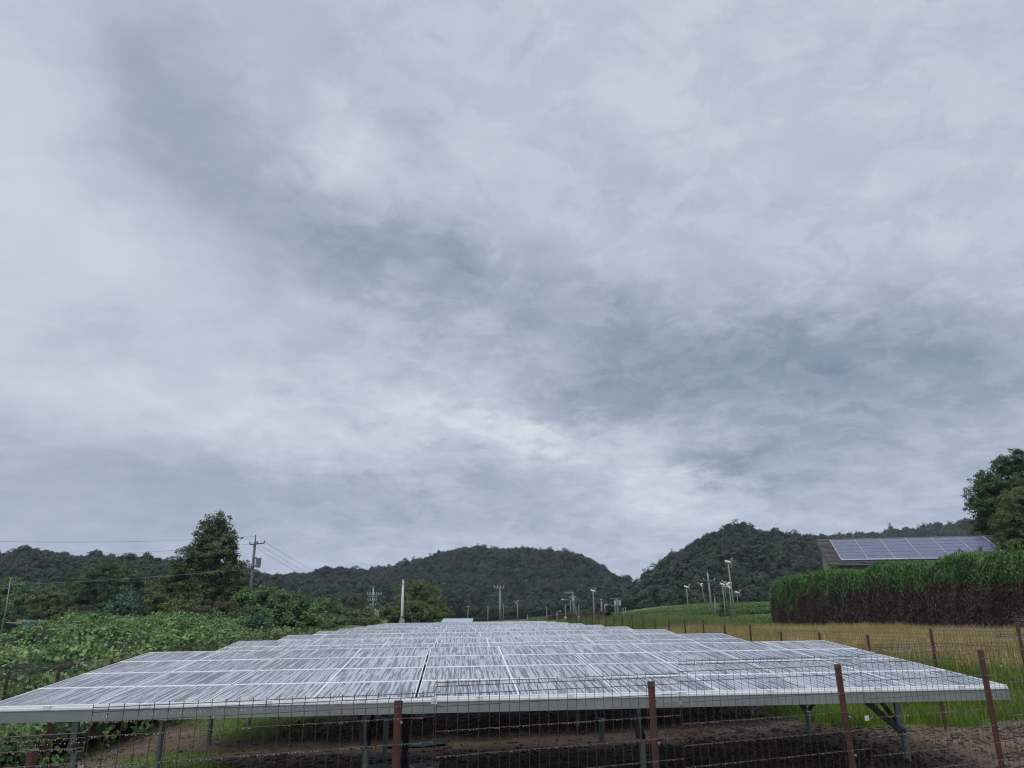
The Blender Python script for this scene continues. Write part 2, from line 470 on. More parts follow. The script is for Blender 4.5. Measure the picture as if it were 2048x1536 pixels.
class MB:
    def __init__(self):
        self.v, self.f, self.mi = [], [], []
        self.cur = 0

    def add(self, vs, fs):
        n = len(self.v)
        self.v.extend([tuple(map(float, p)) for p in vs])
        for f in fs:
            self.f.append(tuple(i + n for i in f))
            self.mi.append(self.cur)

    def box(self, lo, hi):
        x0, y0, z0 = lo
        x1, y1, z1 = hi
        self.add([(x0, y0, z0), (x1, y0, z0), (x1, y1, z0), (x0, y1, z0), (x0, y0, z1), (x1, y0, z1), (x1, y1, z1), (x0, y1, z1)],
                 [(0, 3, 2, 1), (4, 5, 6, 7), (0, 1, 5, 4), (1, 2, 6, 5), (2, 3, 7, 6), (3, 0, 4, 7)])

    def bar(self, p, q, w, h, up=(0, 0, 1)):
        p, q = Vector(p), Vector(q)
        d = (q - p).normalized()
        upv = Vector(up)
        if abs(d.dot(upv)) > 0.98:
            upv = Vector((0, 1, 0))
        s = d.cross(upv).normalized() * (w / 2)
        t = s.cross(d).normalized() * (h / 2)
        self.add([p - s - t, p + s - t, p + s + t, p - s + t, q - s - t, q + s - t, q + s + t, q - s + t],
                 [(0, 1, 2, 3), (7, 6, 5, 4), (0, 4, 5, 1), (1, 5, 6, 2), (2, 6, 7, 3), (3, 7, 4, 0)])

    def tube(self, pts, r, n=8, cap=True):
        pts = [Vector(p) for p in pts]
        rs = r if isinstance(r, (list, tuple)) else [r] * len(pts)
        rings = []
        base = len(self.v)
        ref = None
        for i, p in enumerate(pts):
            d = (pts[min(i + 1, len(pts) - 1)] - pts[max(i - 1, 0)])
            d = d.normalized() if d.length > 1e-9 else Vector((0, 0, 1))
            if ref is None:
                ref = Vector((1, 0, 0)) if abs(d.x) < 0.8 else Vector((0, 1, 0))
            s = (ref - d * ref.dot(d)).normalized()
            ref = s
            t = d.cross(s)
            for k in range(n):
                a = 2 * math.pi * k / n
                self.v.append(tuple(p + (s * math.cos(a) + t * math.sin(a)) * rs[i]))
        for i in range(len(pts) - 1):
            for k in range(n):
                a, b_ = base + i * n + k, base + i * n + (k + 1) % n
                self.f.append((a, b_, b_ + n, a + n))
                self.mi.append(self.cur)
        if cap:
            self.f.append(tuple(base + k for k in reversed(range(n))))
            self.mi.append(self.cur)
            e = base + (len(pts) - 1) * n
            self.f.append(tuple(e + k for k in range(n)))
            self.mi.append(self.cur)

    def mesh(self, name, mats, smooth=False):
        me = bpy.data.meshes.new(name)
        me.from_pydata(self.v, [], self.f)
        mats = mats if isinstance(mats, (list, tuple)) else [mats]
        for m in mats:
            me.materials.append(m)
        me.polygons.foreach_set('material_index', self.mi)
        if smooth:
            me.polygons.foreach_set('use_smooth', [True] * len(self.f))
        me.update()
        return me

    def build(self, name, mats, parent=None, loc=None, rot=None, smooth=False):
        return link(name, self.mesh(name, mats, smooth), parent, loc, rot)


def np_mesh(name, V, Fc, mat, rnd=None):
    """V (n,3), Fc (m,k) with k 3 or 4."""
    me = bpy.data.meshes.new(name)
    k = Fc.shape[1]
    me.vertices.add(len(V))
    me.vertices.foreach_set('co', V.astype(np.float32).ravel())
    me.loops.add(Fc.size)
    me.loops.foreach_set('vertex_index', Fc.astype(np.int32).ravel())
    me.polygons.add(len(Fc))
    me.polygons.foreach_set('loop_start', np.arange(0, Fc.size, k, dtype=np.int32))
    me.polygons.foreach_set('loop_total', np.full(len(Fc), k, dtype=np.int32))
    me.update(calc_edges=True)
    if mat:
        me.materials.append(mat)
    if rnd is not None:
        a = me.attributes.new('rnd', 'FLOAT', 'POINT')
        a.data.foreach_set('value', rnd.astype(np.float32))
    return me


def unit(a):
    return a / (np.linalg.norm(a, axis=1, keepdims=True) + 1e-9)


def leaf_quads(P, N, size, aspect=0.6, fold=0.25, along=None):
    """Pointed leaves folded along the midrib: 4 corner points, two triangles each."""
    n = len(P)
    if along is None:
        along = rng.normal(size=(n, 3))
    T = unit(along - N * np.sum(along * N, 1, keepdims=True))
    B = np.cross(N, T)
    s = size[:, None] if np.ndim(size) else size
    a = P - T * s * 0.5
    c = P + T * s * 0.5
    l = P + B * s * 0.5 * aspect + N * s * fold * 0.5
    r = P - B * s * 0.5 * aspect + N * s * fold * 0.5
    V = np.stack([a, l, c, r], 1).reshape(-1, 3)
    i = np.arange(n)[:, None] * 4
    Fc = np.concatenate([i + np.array([[0, 2, 1]]), i + np.array([[0, 3, 2]])], 1).reshape(-1, 3)
    return V, Fc


def leaf_mesh(name, P, N, size, mat, aspect=0.6, fold=0.25, along=None):
    V, Fc = leaf_quads(P, N, size, aspect, fold, along)
    rnd = np.repeat(rng.random(len(P)), 4)
    return np_mesh(name, V, Fc, mat, rnd)


def crown_points(lobes, leaf, cover=1.5, flat=0.75, inner=0.25):
    """lobes: (center, radius). Leaves gathered in sprays that stand on each lobe's shell."""
    PP, NN = [], []
    for c, r in lobes:
        c = np.asarray(c, float)
        area = 4 * math.pi * r * r * flat
        nleaf = int(cover * area / (leaf * leaf * 0.55))
        ncl = max(10, int(area / (leaf * 4.2) ** 2 * 1.3))
        d = unit(rng.normal(size=(ncl, 3)))
        d = d[(d[:, 2] > -0.75)]
        bumps = 1 + 0.22 * np.sin(d[:, 0] * 5 + c[0]) * np.sin(d[:, 1] * 4 + c[1]) + rng.normal(0, 0.09, len(d))
        rad = r * bumps * np.where(rng.random(len(d)) < inner, rng.uniform(0.45, 0.8, len(d)), 1.0)
        cc = c + d * rad[:, None] * np.array([1, 1, flat])
        k = rng.integers(0, len(cc), nleaf)
        q = unit(rng.normal(size=(nleaf, 3))) * (rng.random((nleaf, 1)) ** 0.5) * leaf * 2.3
        q[:, 2] *= 0.6
        q[:, 2] -= 0.35 * leaf * 3.0 * (np.linalg.norm(q[:, :2], axis=1) / (leaf * 3)) ** 2
        PP.append(cc[k] + q)
        NN.append(unit(unit(q) * 0.5 + d[k] * 0.7 + np.array([0, 0, 0.6]) + rng.normal(0, 0.45, (nleaf, 3))))
    return np.concatenate(PP), np.concatenate(NN)


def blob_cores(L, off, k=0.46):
    """Added dark solids inside the leaf lobes, standing in for inner shade."""
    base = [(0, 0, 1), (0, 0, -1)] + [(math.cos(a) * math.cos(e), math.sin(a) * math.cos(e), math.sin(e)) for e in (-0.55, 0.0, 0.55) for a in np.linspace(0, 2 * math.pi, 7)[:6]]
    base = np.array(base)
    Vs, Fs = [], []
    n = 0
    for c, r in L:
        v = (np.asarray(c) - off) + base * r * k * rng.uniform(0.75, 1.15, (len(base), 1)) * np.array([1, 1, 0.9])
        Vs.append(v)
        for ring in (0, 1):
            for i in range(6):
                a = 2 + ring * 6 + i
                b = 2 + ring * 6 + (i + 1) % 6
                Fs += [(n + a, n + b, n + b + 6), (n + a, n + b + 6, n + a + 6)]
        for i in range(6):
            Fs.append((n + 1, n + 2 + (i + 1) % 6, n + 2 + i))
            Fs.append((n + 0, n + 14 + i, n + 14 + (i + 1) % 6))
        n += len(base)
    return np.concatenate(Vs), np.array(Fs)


def fence_line(side, c):
    """World X of the side fences at distance Y."""
    return (8.45 - 0.0757 * c) if side > 0 else (-6.95 - 0.0757 * c)


def sst(x, a, b):
    t = min(1.0, max(0.0, (x - a) / (b - a)))
    return t * t * (3 - 2 * t)


def gz(x, y):
    """Ground height."""
    z = 0.045 * min(8.5, max(-9, x)) + 0.006 * min(60, max(0, y - 12))
    xr = 8.45 - 0.0757 * min(y, 75)
    z += 0.80 * sst(x, xr + 0.3, xr + 7.0) * sst(y, 2, 16)
    z += 0.22 * sst(x, 13, 22)
    z += 1.1 * sst(y, 61, 76) * (1 - 0.75 * sst(x, 4, 14))
    z += 0.4 * sst(y, 76, 100)
    z += 2.3 * sst(y, 99, 132) * sst(x, 12, 34)
    z += 0.55 * sst(-x, 9, 22) * sst(y, 10, 30)
    z += 0.10 * noise.noise((x * 0.22, y * 0.22, 3.1)) + 0.035 * noise.noise((x * 1.3, y * 1.3, 1.0))
    return z


# ------------------------------------------------------------------ ground sheet
def axis_steps(a, b, step, far_lo, far_hi):
    core = list(np.arange(a, b, step))
    lo, s = [], step
    x = a
    while x > far_lo:
        s *= 1.22
        x -= s
        lo.append(x)
    hi, s, x = [], step, core[-1]
    while x < far_hi:
        s *= 1.22
        x += s
        hi.append(x)
    return np.array(lo[::-1] + core + hi)


def green_amount(x, y):
    xr = fence_line(1, y)
    g1 = sst(x, xr - 2.2, xr - 0.6) * (1 - sst(x, xr + 3.5, xr + 6.5)) * sst(y, 13.2, 15.5)
    g1 *= 1 - 0.55 * sst(y, 26, 34)
    # patches of weeds at the left end of the rows
    g2 = 0.75 * sst(-x, 2.6, 5.2) * (0.5 + 1.0 * noise.noise((x * 0.45, y * 0.6, 7.7)) + 0.22)
    g3 = 0.32 * (0.4 + noise.noise((x * 0.7, y * 0.7, 2.0)))
    g4 = 0.62 * sst(y, 60, 72) * sst(x, -2, 8)
    return max(g1, g2, g3, g4, 0)


def dry_amount(x, y):
    xr = fence_line(1, y)
    d = sst(x, xr + 2.8 - 1.6 * sst(y, 24, 36), xr + 6.0 - 2.2 * sst(y, 24, 36)) * sst(y, 14, 19) * (1 - 0.75 * sst(y, 38, 60)) * (1 - 0.45 * sst(x, xr + 9, xr + 13) * sst(y, 26, 34))
    return d * (0.85 + 0.5 * noise.noise((x * 0.3, y * 0.3, 5.0)))


def table_phase(x, y):
    """Distance behind the front edge of the row of tables, modulo the pitch."""
    s = (y - 9.74) + 0.072 * x
    return s


PITCH_T = 5.73


def shade_band_amount(x, y):  # bands below each table: painted table shade and dark cloddy soil
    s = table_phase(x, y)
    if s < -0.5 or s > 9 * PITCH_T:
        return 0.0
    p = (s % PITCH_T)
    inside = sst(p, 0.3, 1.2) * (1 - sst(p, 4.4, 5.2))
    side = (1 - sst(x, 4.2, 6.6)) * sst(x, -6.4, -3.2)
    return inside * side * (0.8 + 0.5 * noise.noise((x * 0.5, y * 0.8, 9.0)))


xs = axis_steps(-12, 24, 0.4, -2500, 2500)
ys = axis_steps(3, 78, 0.4, -300, 4000)
GX, GY = np.meshgrid(xs, ys)
V = np.stack([GX.ravel(), GY.ravel(), np.zeros(GX.size)], 1)
gr = np.zeros(len(V)); dr = np.zeros(len(V)); da_ = np.zeros(len(V))
for i, (x, y, _) in enumerate(V):
    V[i, 2] = gz(x, y)
    gr[i] = green_amount(x, y)
    dr[i] = dry_amount(x, y)
    da_[i] = shade_band_amount(x, y)
nx, ny = len(xs), len(ys)
idx = np.arange(nx * ny).reshape(ny, nx)
Fc = np.stack([idx[:-1, :-1], idx[:-1, 1:], idx[1:, 1:], idx[1:, :-1]], -1).reshape(-1, 4)
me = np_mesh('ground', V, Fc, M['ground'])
for nm, arr in (('green', gr), ('dry', dr), ('shade_band', da_)):
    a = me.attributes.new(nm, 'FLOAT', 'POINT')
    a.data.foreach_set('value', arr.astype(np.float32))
me.polygons.foreach_set('use_smooth', np.ones(len(Fc), dtype=bool))
props(link('ground', me), kind='structure')


# ------------------------------------------------------------------ hills and their woods
def forest_crowns():
    coll = bpy.data.collections.new('forest_crowns')
    for k in range(6):
        lobes = []
        for j in range(7):
            a = rng.uniform(0, 6.28)
            rr = rng.uniform(0.0, 1.7)
            lobes.append(((rr * math.cos(a), rr * math.sin(a), 3.0 + rng.uniform(-0.9, 1.5)), rng.uniform(1.2, 2.0)))
        if k == 5:     # a pointed conifer
            lobes = [((0, 0, 1.5 + 0.9 * j), 2.0 - 0.27 * j) for j in range(7)]
        P, N = crown_points(lobes, 0.50, 1.1, 0.8, 0.0)
        N = unit(N + 0.9 * unit(P - np.array([0, 0, 2.6])))
        me = leaf_mesh('forest_crown', P, N, rng.uniform(0.45, 0.80, len(P)), M['leaf_forest'], 0.85, 0.1)
        o = bpy.data.objects.new('forest_crown', me)
        coll.objects.link(o)
    return coll


CROWNS = forest_crowns()


def scatter_group(coll):
    ng = bpy.data.node_groups.new('tree_scatter', 'GeometryNodeTree')
    ng.interface.new_socket('Geometry', in_out='INPUT', socket_type='NodeSocketGeometry')
    ng.interface.new_socket('Geometry', in_out='OUTPUT', socket_type='NodeSocketGeometry')
    gi = ng.nodes.new('NodeGroupInput')
    go = ng.nodes.new('NodeGroupOutput')
    ci = ng.nodes.new('GeometryNodeCollectionInfo')
    ci.inputs[0].default_value = coll
    ci.inputs[1].default_value = True
    ci.inputs[2].default_value = True
    ip = ng.nodes.new('GeometryNodeInstanceOnPoints')
    ip.inputs['Pick Instance'].default_value = True

    def attr(name, typ):
        a = ng.nodes.new('GeometryNodeInputNamedAttribute')
        a.data_type = typ
        a.inputs[0].default_value = name
        return a.outputs[0]
    L = ng.links.new
    L(gi.outputs[0], ip.inputs['Points'])
    L(ci.outputs[0], ip.inputs['Instance'])
    L(attr('kind_index', 'INT'), ip.inputs['Instance Index'])
    L(attr('turn', 'FLOAT_VECTOR'), ip.inputs['Rotation'])
    L(attr('size', 'FLOAT_VECTOR'), ip.inputs['Scale'])
    L(ip.outputs[0], go.inputs[0])
    return ng


SCATTER = scatter_group(CROWNS)


def forest(name, pts, scales, conifer=0.06, tall=1.0):
    n = len(pts)
    me = bpy.data.meshes.new(name)
    me.vertices.add(n)
    me.vertices.foreach_set('co', np.asarray(pts, np.float32).ravel())
    a = me.attributes.new('kind_index', 'INT', 'POINT')
    a.data.foreach_set('value', np.where(rng.random(n) < conifer, 5, rng.integers(0, 5, n)).astype(np.int32))
    a = me.attributes.new('turn', 'FLOAT_VECTOR', 'POINT')
    t = np.zeros((n, 3), np.float32)
    t[:, 2] = rng.uniform(0, 6.28, n)
    a.data.foreach_set('vector', t.ravel())
    a = me.attributes.new('size', 'FLOAT_VECTOR', 'POINT')
    s = np.stack([scales, scales, scales * rng.uniform(0.8, 1.2, n) * tall], 1).astype(np.float32)
    a.data.foreach_set('vector', s.ravel())
    me.update()
    o = link(name, me)
    md = o.modifiers.new('scatter', 'NODES')
    md.node_group = SCATTER
    return o


def hill(ctrl, Yf, Yr, zfoot, tree_h, n_trees, smin, smax, u_ext, label, conifer=0.06, foot_slope=0.0, shape=1.0):
    """ctrl: skyline in photo pixels. The hill rises from Yf to its ridge at Yr."""
    us, zs = [], []
    for (px, py) in ctrl:
        p = at(px, py, Yr)
        us.append(p[0] / Yr)
        zs.append(p[2] - tree_h)
    us, zs = np.array(us), np.array(zs)
    prof = lambda u: np.interp(u, us, zs)
    U = np.linspace(u_ext[0], u_ext[1], 150)
    S = np.linspace(0, 1.6, 70)

    def hz(u, s):
        zr = prof(u)
        if s <= 1:
            t = s ** shape
            k = t * t * (3 - 2 * t) * 0.55 + t * 0.45
            z = zfoot + (zr - zfoot) * k
        else:
            z = zr - (s - 1) * 60
        y = Yf + (Yr - Yf) * s
        amp = (zr - zfoot) * 0.16 * math.sin(min(s, 1) * math.pi)
        z += amp * noise.noise((u * y * 0.013, y * 0.013, 0.5)) * 1.6
        return z
    V = []
    for s in S:
        y = Yf + (Yr - Yf) * s
        for u in U:
            V.append((u * y, y, hz(u, s)))
    nu, ns = len(U), len(S)
    idx = np.arange(nu * ns).reshape(ns, nu)
    Fc = np.stack([idx[:-1, :-1], idx[:-1, 1:], idx[1:, 1:], idx[1:, :-1]], -1).reshape(-1, 4)
    me = np_mesh('hill', np.array(V), Fc, M['forest_floor'])
    me.polygons.foreach_set('use_smooth', np.ones(len(Fc), dtype=bool))
    props(link('hill', me), kind='structure')
    pts, sc = [], []
    while len(pts) < n_trees:
        s = rng.uniform(0, 1) ** 0.85 * 1.04
        y = Yf + (Yr - Yf) * s
        if rng.random() > y / (Yr * 1.04):
            continue
        u = rng.uniform(*u_ext)
        pts.append((u * y, y, hz(u, s) - 0.4))
        sc.append(rng.uniform(smin, smax) * (1.4 if rng.random() < 0.06 else 1))
    # an even line of crowns along the ridge
    o = forest('forest', np.array(pts), np.array(sc), conifer)
    props(o, label, 'woodland', kind='stuff')
    return hz


hill([(-900, 1120), (-200, 1108), (0, 1100), (60, 1096), (140, 1114), (240, 1113), (330, 1121), (420, 1118), (480, 1128), (520, 1147), (580, 1165), (700, 1200), (800, 1228)],
     150, 330, 2.0, 5.0, 5200, 0.45, 0.85, (-1.15, -0.17), 'broadleaved woodland over the low hill at the left, behind the tall tree', 0.04)
hill([(300, 1175), (480, 1150), (520, 1149), (560, 1152), (600, 1146), (640, 1140), (700, 1136), (750, 1138), (765, 1131), (800, 1128), (830, 1120), (860, 1113), (900, 1102), (930, 1095),
      (960, 1093), (1000, 1099), (1060, 1097), (1100, 1100), (1150, 1106), (1180, 1115), (1210, 1137), (1240, 1152), (1275, 1166), (1330, 1190), (1420, 1222)],
     235, 450, 2.0, 5.5, 7000, 0.50, 0.95, (-0.50, 0.27), 'dark woodland covering the rounded middle hill', 0.05)
hill([(1200, 1222), (1240, 1190), (1275, 1168), (1300, 1144), (1340, 1113), (1380, 1088), (1420, 1068), (1450, 1058), (1490, 1056), (1560, 1066), (1640, 1074), (1720, 1088), (1850, 1100), (2048, 1115), (2600, 1120)],
     165, 330, 3.0, 5.0, 5600, 0.45, 0.90, (0.11, 0.98), 'green woodland on the steep hill right of the gap', 0.03)
hill([(1300, 1120), (1500, 1085), (1600, 1070), (1700, 1064), (1790, 1058), (1850, 1049), (1950, 1037), (2048, 1032), (2600, 1025)],
     400, 620, 3.0, 6.0, 3000, 0.7, 1.1, (0.20, 0.95), 'distant bluish woodland along the ridge behind the roof', 0.10)


# ------------------------------------------------------------------ solar tables
XA = Vector((0.9974, 0.0705, 0.0140)).normalized()
YA = Vector((-0.0714, 0.9938, 0.0850)).normalized()
ZA = XA.cross(YA).normalized()
YA = ZA.cross(XA).normalized()
AXH = Vector((-0.0718, 0.9974, 0)).normalized()
O1 = Vector((0.084, 9.74, EYE - 0.888))
CW, RH = 1.25, 1.2

pw, ph, pt = 1.240, 1.196, 0.035
lx_, ly_ = 0.012, 0.026      # frame lip at the sides and at the ends
XGAP = {0: 0.0, 2: 0.012, 4: 0.011, 6: 0.012, 8: 0.012}


def col_x(i):
    """Left edge of panel column i, the columns spread round the middle of the table."""
    x = (i - 5) * CW + 0.006
    if i % 2 == 0 and i > 0:
        x += XGAP.get(i, 0)
    return x


def panel_w(i):
    nxt = i + 1
    if nxt % 2 == 0 and nxt < 10:
        return -XGAP.get(nxt, 0)
    return 0.0


# widths shrink a little beside the wider gaps: three panel variants share two meshes
def panel_variant(dw):
    f = MB()
    w = pw + dw
    f.box((0, 0, -pt), (w, ly_, 0.0)); f.box((0, ph - ly_, -pt), (w, ph, 0.0))
    f.box((0, ly_, -pt), (lx_, ph - ly_, -0.003)); f.box((w - lx_, ly_, -pt), (w, ph - ly_, -0.003))
    q_ = MB()
    q_.box((lx_, ly_, -0.020), (w - lx_, ph - ly_, -0.009))
    return f.mesh('solar_panel', M['alu']), q_.mesh('glass', M['glass'])


variants = {}
LEG_X = [-5.7, -1.95, 1.8, 5.55]
ORD = ['nearest', 'second', 'third', 'fourth', 'fifth', 'sixth', 'seventh', 'eighth', 'farthest']

purl = MB(); purl.box((-6.2, -0.035, -0.165), (6.2, 0.035, -0.065))
purl_me = purl.mesh('purlin', M['dark_steel'])
raft = MB(); raft.box((-0.03, 0.12, -0.062), (0.03, 4.7, -0.037))
raft_me = raft.mesh('rafter', M['galv'])
fr = MB()
fr.box((-6.26, -0.050, -0.172), (6.24, -0.004, -0.050))
fr.box((-6.26, -0.056, -0.050), (6.24, -0.004, -0.044))
rail_me = fr.mesh('front_rail', M['rail'])
cb = MB()
cb.box((-6.26, -0.042, -0.043), (6.24, -0.004, -0.022))
cb.box((-6.26, -0.020, -0.021), (6.24, -0.004, 0.004))
capr_me = cb.mesh('edge_strip', M['alu'])
cl = MB(); cl.box((-0.035, -0.054, -0.040), (0.035, -0.043, -0.008)); cl.box((-0.035, -0.054, -0.007), (0.035, -0.023, 0.008))
clamp_me = cl.mesh('clamp', M['alu'])
flb = MB()
flb.tube([(0, 0, 0), (0, 0, 0.012)], 0.10, 14)
flange_me = flb.mesh('flange', M['galv'])
ubb = MB()
ubb.box((-0.16, -0.0545, -0.150), (0.20, -0.051, -0.062))
for xx in (-0.06, 0.06):
    ubb.tube([(xx, -0.054, -0.105), (xx, -0.062, -0.105)], 0.012, 8)
    ubb.tube([(xx + 0.04, -0.054, -0.105), (xx + 0.04, -0.062, -0.105)], 0.012, 8)
splice_me = ubb.mesh('splice_plate', M['rail'])

pipe_cache = {}


def table(t):
    o = O1 + AXH * PITCH_T * t + Vector((0, 0, 0.029 * t))
    root = bpy.data.objects.new('solar_table', None)
    COL.objects.link(root)
    m = Matrix((XA, YA, ZA)).transposed().to_4x4()
    m.translation = o
    root.matrix_world = m
    props(root, {0: 'nearest table of streaked solar panels, its full front rail just behind the wire fence',
                 8: 'farthest table of solar panels, topmost strip below the poles'}.get(t, ORD[t] + ' table of streaked solar panels counted from the front fence'),
          'solar array', 'tables of solar panels in one field')
    for i in range(10):
        dw = round(panel_w(i), 4)
        if dw not in variants:
            variants[dw] = panel_variant(dw)
        pme, gme = variants[dw]
        for j in range(4):
            p = link('solar_panel', pme, root, (col_x(i), j * RH + 0.004, 0.0))
            p.rotation_euler = (R(random.uniform(-0.12, 0.12)), R(random.uniform(-0.10, 0.10)), 0)
            link('glass', gme, p)
    link('front_rail', rail_me, root)
    link('edge_strip', capr_me, root)
    for i in range(10):
        link('clamp', clamp_me, root, (col_x(i) + (0.62 if i % 2 else 0.75), 0, 0))
    if t == 0:
        link('splice_plate', splice_me, root, (1.85, 0, 0))['kind'] = 'stuff'
    for yy in (0.7, 1.9, 3.1, 4.2):
        link('purlin', purl_me, root, (0, yy, 0))
    mi = m.inverted()
    for lx in LEG_X:
        link('rafter', raft_me, root, (lx, 0, 0))
    for ly, nm in ((1.3, 'front'), (4.35, 'rear')):
        for lx in LEG_X:
            topw = m @ Vector((lx, ly, -0.17))
            zg = gz(topw.x, topw.y)
            joint_h = 0.55 - 0.04 * lx
            joint_h = min(joint_h, topw.z - zg - 0.35)
            b0 = Vector((topw.x, topw.y, zg - 0.15))
            b1 = Vector((topw.x, topw.y, zg + joint_h))
            pb = MB(); pb.tube([mi @ b0, mi @ b1], 0.047, 12)
            pipe = pb.build('ground_pipe', M['galv'], root, smooth=False)
            q0 = MB(); q0.tube([mi @ (b1 + Vector((0, 0, 0.001))), mi @ (b1 + Vector((0, 0, 0.014)))], 0.085, 14)
            q0.build('flange', M['galv'], pipe)
            ub = MB()
            u0 = b1 + Vector((-0.045, 0, 0.016))
            u1 = m @ Vector((lx - 0.045, ly, -0.168))
            ub.bar(mi @ u0, mi @ u1, 0.075, 0.05)
            ub.build('upright', M['galv'], root)
            sgn = 1 if lx < -3 else -1
            br = MB()
            e1 = m @ Vector((lx + sgn * (0.78 if abs(lx) > 5 else 0.14), ly, -0.172))
            br.bar(mi @ (b1 + Vector((sgn * 0.02 - 0.03, -0.05, 0.06))), mi @ (e1 + Vector((0, -0.05, 0))), 0.05, 0.080)
            br.build('brace', M['dark_steel'], root)
            if nm == 'front':
                br = MB()
                e2 = m @ Vector((lx, ly + 1.1, -0.17))
                br.bar(mi @ (b1 + Vector((0.03, 0.03, 0.05))), mi @ e2, 0.04, 0.05)
                br.build('brace', M['dark_steel'], root)
            else:
                br = MB()
                e2 = m @ Vector((lx, ly - 1.4, -0.17))
                br.bar(mi @ (b1 + Vector((0.03, -0.03, 0.05))), mi @ e2, 0.04, 0.05)
                br.build('brace', M['dark_steel'], root)
    return root, m


TABLES = [table(t) for t in range(9)]

# cable bundle hanging under the middle of the nearest table
m0 = TABLES[0][1]
cr = empty('cable_bundle', tuple(at(806, 1505, 12.6)), 'black cables hanging from the nearest solar table behind the brown post', 'cable')
inv0 = cr.matrix_world.inverted()
cbase = Vector(at(806, 1505, 12.6)); cbase.z = gz(cbase.x, cbase.y)
cr.location = cbase
for k in range(3):
    tb = MB()
    pts = []
    for s in np.linspace(0, 1, 9):
        pts.append((0.06 * math.sin(s * 3 + k * 2) + 0.03 * k, 0.03 * math.cos(s * 4 + k), s * 0.98))
    tb.tube(pts, 0.022, 7)
    tb.build('cable', M['cable'], cr)
bx = MB(); bx.box((-0.15, -0.05, 0.86), (0.02, 0.05, 1.04)); bx.build('junction_box', M['cable'], cr)

# green weed mats on the soil, and a pale hose end
for (c0, w, dpt, lab) in ((at(835, 1462, 15.6), 1.15, 0.9, 'dark green weed mat on the soil, the farther of two under the tables'),
                          (at(800, 1512, 12.9), 1.25, 0.75, 'dark green weed mat on the soil behind the brown post, the nearer of two')):
    b_ = MB()
    nx_, ny_ = 12, 8
    vs = []
    for j in range(ny_ + 1):
        for i in range(nx_ + 1):
            x = c0[0] + (i / nx_ - 0.5) * w + 0.05 * noise.noise((i * 0.5, j, 1.0))
            y = c0[1] + (j / ny_ - 0.5) * dpt + 0.05 * noise.noise((i, j * 0.5, 4.0))
            vs.append((x, y, gz(x, y) + 0.035 + 0.03 * noise.noise((x * 4, y * 4, 0))))
    fs = [(j * (nx_ + 1) + i, j * (nx_ + 1) + i + 1, (j + 1) * (nx_ + 1) + i + 1, (j + 1) * (nx_ + 1) + i) for j in range(ny_) for i in range(nx_)]
    b_.add(vs, fs)
    props(b_.build('weed_mat', M['mat']), lab, 'ground sheet', 'weed mats under the tables')
hb = MB()
hc = at(822, 1513, 12.6)
hz0 = gz(hc[0], hc[1]) + 0.07
hb.tube([(hc[0] - 0.07 + 0.13 * math.sin(a) * (1 if a < 2.4 else 0.9), hc[1] + 0.05 * math.cos(a), hz0 + 0.04 * math.cos(a)) for a in np.linspace(0, 3.6, 10)], 0.012, 7)
props(hb.build('hose_end', M['white']), 'pale curved hose end lying on the green weed mat', 'hose')


# ------------------------------------------------------------------ wire fences
def wire_panel(L=2.0, H=1.5, cells=26, wr=0.0022, drops=False, seed=0):
    """Welded panel, x 0..L, z 0..-H from its top; folded once near the top."""
    prof = [(0.0, 0.0), (-0.025, 0.0), (-0.050, 0.028), (-0.080, 0.0)]
    zrows = [-0.004, -0.028, -0.050, -0.078, -0.150]
    z = -0.150
    while z - 0.150 > -H:
        z -= 0.150
        zrows.append(z)

    def off(zz):
        if zz > -0.025:
            return 0.0
        if zz > -0.052:
            return (-(zz) - 0.025) / 0.027 * 0.028
        if zz > -0.080:
            return (zz + 0.080) / 0.028 * 0.028
        return 0.0
    vb = MB()
    rr = random.Random(seed)
    for i in range(cells + 1):
        x = i * L / cells
        pts = [(x, off(zz), zz) for zz in (0.012, -0.025, -0.050, -0.080)] + [(x + rr.uniform(-0.002, 0.002), 0, -H * 0.5), (x, 0, -H)]
        vb.tube(pts, wr, 4, False)
    for zz in zrows:
        if zz == -0.050:
            continue
        vb.tube([(0, off(zz) - 0.004, zz), (L, off(zz) - 0.004, zz)], wr * 1.15, 4, False)
    me = vb.mesh('wire_mesh', M['wire'])
    dm = None
    if drops:
        V, Fc = [], []
        for zz in zrows[1:]:
            x = rr.uniform(0, 0.03)
            while x < L:
                if rr.random() < 0.62:
                    r_ = rr.uniform(0.0022, 0.0042)
                    c = (x, off(zz) - 0.004, zz - wr - r_ * 0.7)
                    b = len(V)
                    V += [(c[0] + r_, c[1], c[2]), (c[0], c[1] + r_, c[2]), (c[0] - r_, c[1], c[2]), (c[0], c[1] - r_, c[2]),
                          (c[0], c[1], c[2] + r_ * 1.2), (c[0], c[1], c[2] - r_ * 1.2)]
                    for (p, q) in ((0, 1), (1, 2), (2, 3), (3, 0)):
                        Fc.append((b + p, b + q, b + 4)); Fc.append((b + q, b + p, b + 5))
                x += rr.uniform(0.010, 0.026)
        dm = np_mesh('water_drops', np.array(V), np.array(Fc), M['drop'])
        dm.polygons.foreach_set('use_smooth', np.ones(len(Fc), dtype=bool))
    return me, dm


postb = MB(); postb.tube([(0, 0, 0), (0, 0, -1.75)], 0.026, 12); postb.tube([(0, 0, 0.006), (0, 0, -0.035)], 0.0285, 12)
post_me = postb.mesh('post', M['brown'], False)
boltb = MB()
for zz in (-0.12, -0.42, -0.72, -1.02):
    boltb.tube([(0.012, -0.020, zz), (0.012, -0.042, zz)], 0.009, 6)
bolt_me = boltb.mesh('bolts', M['bolt'])
near_fold = 1


def Zrel(v):
    return EYE + v


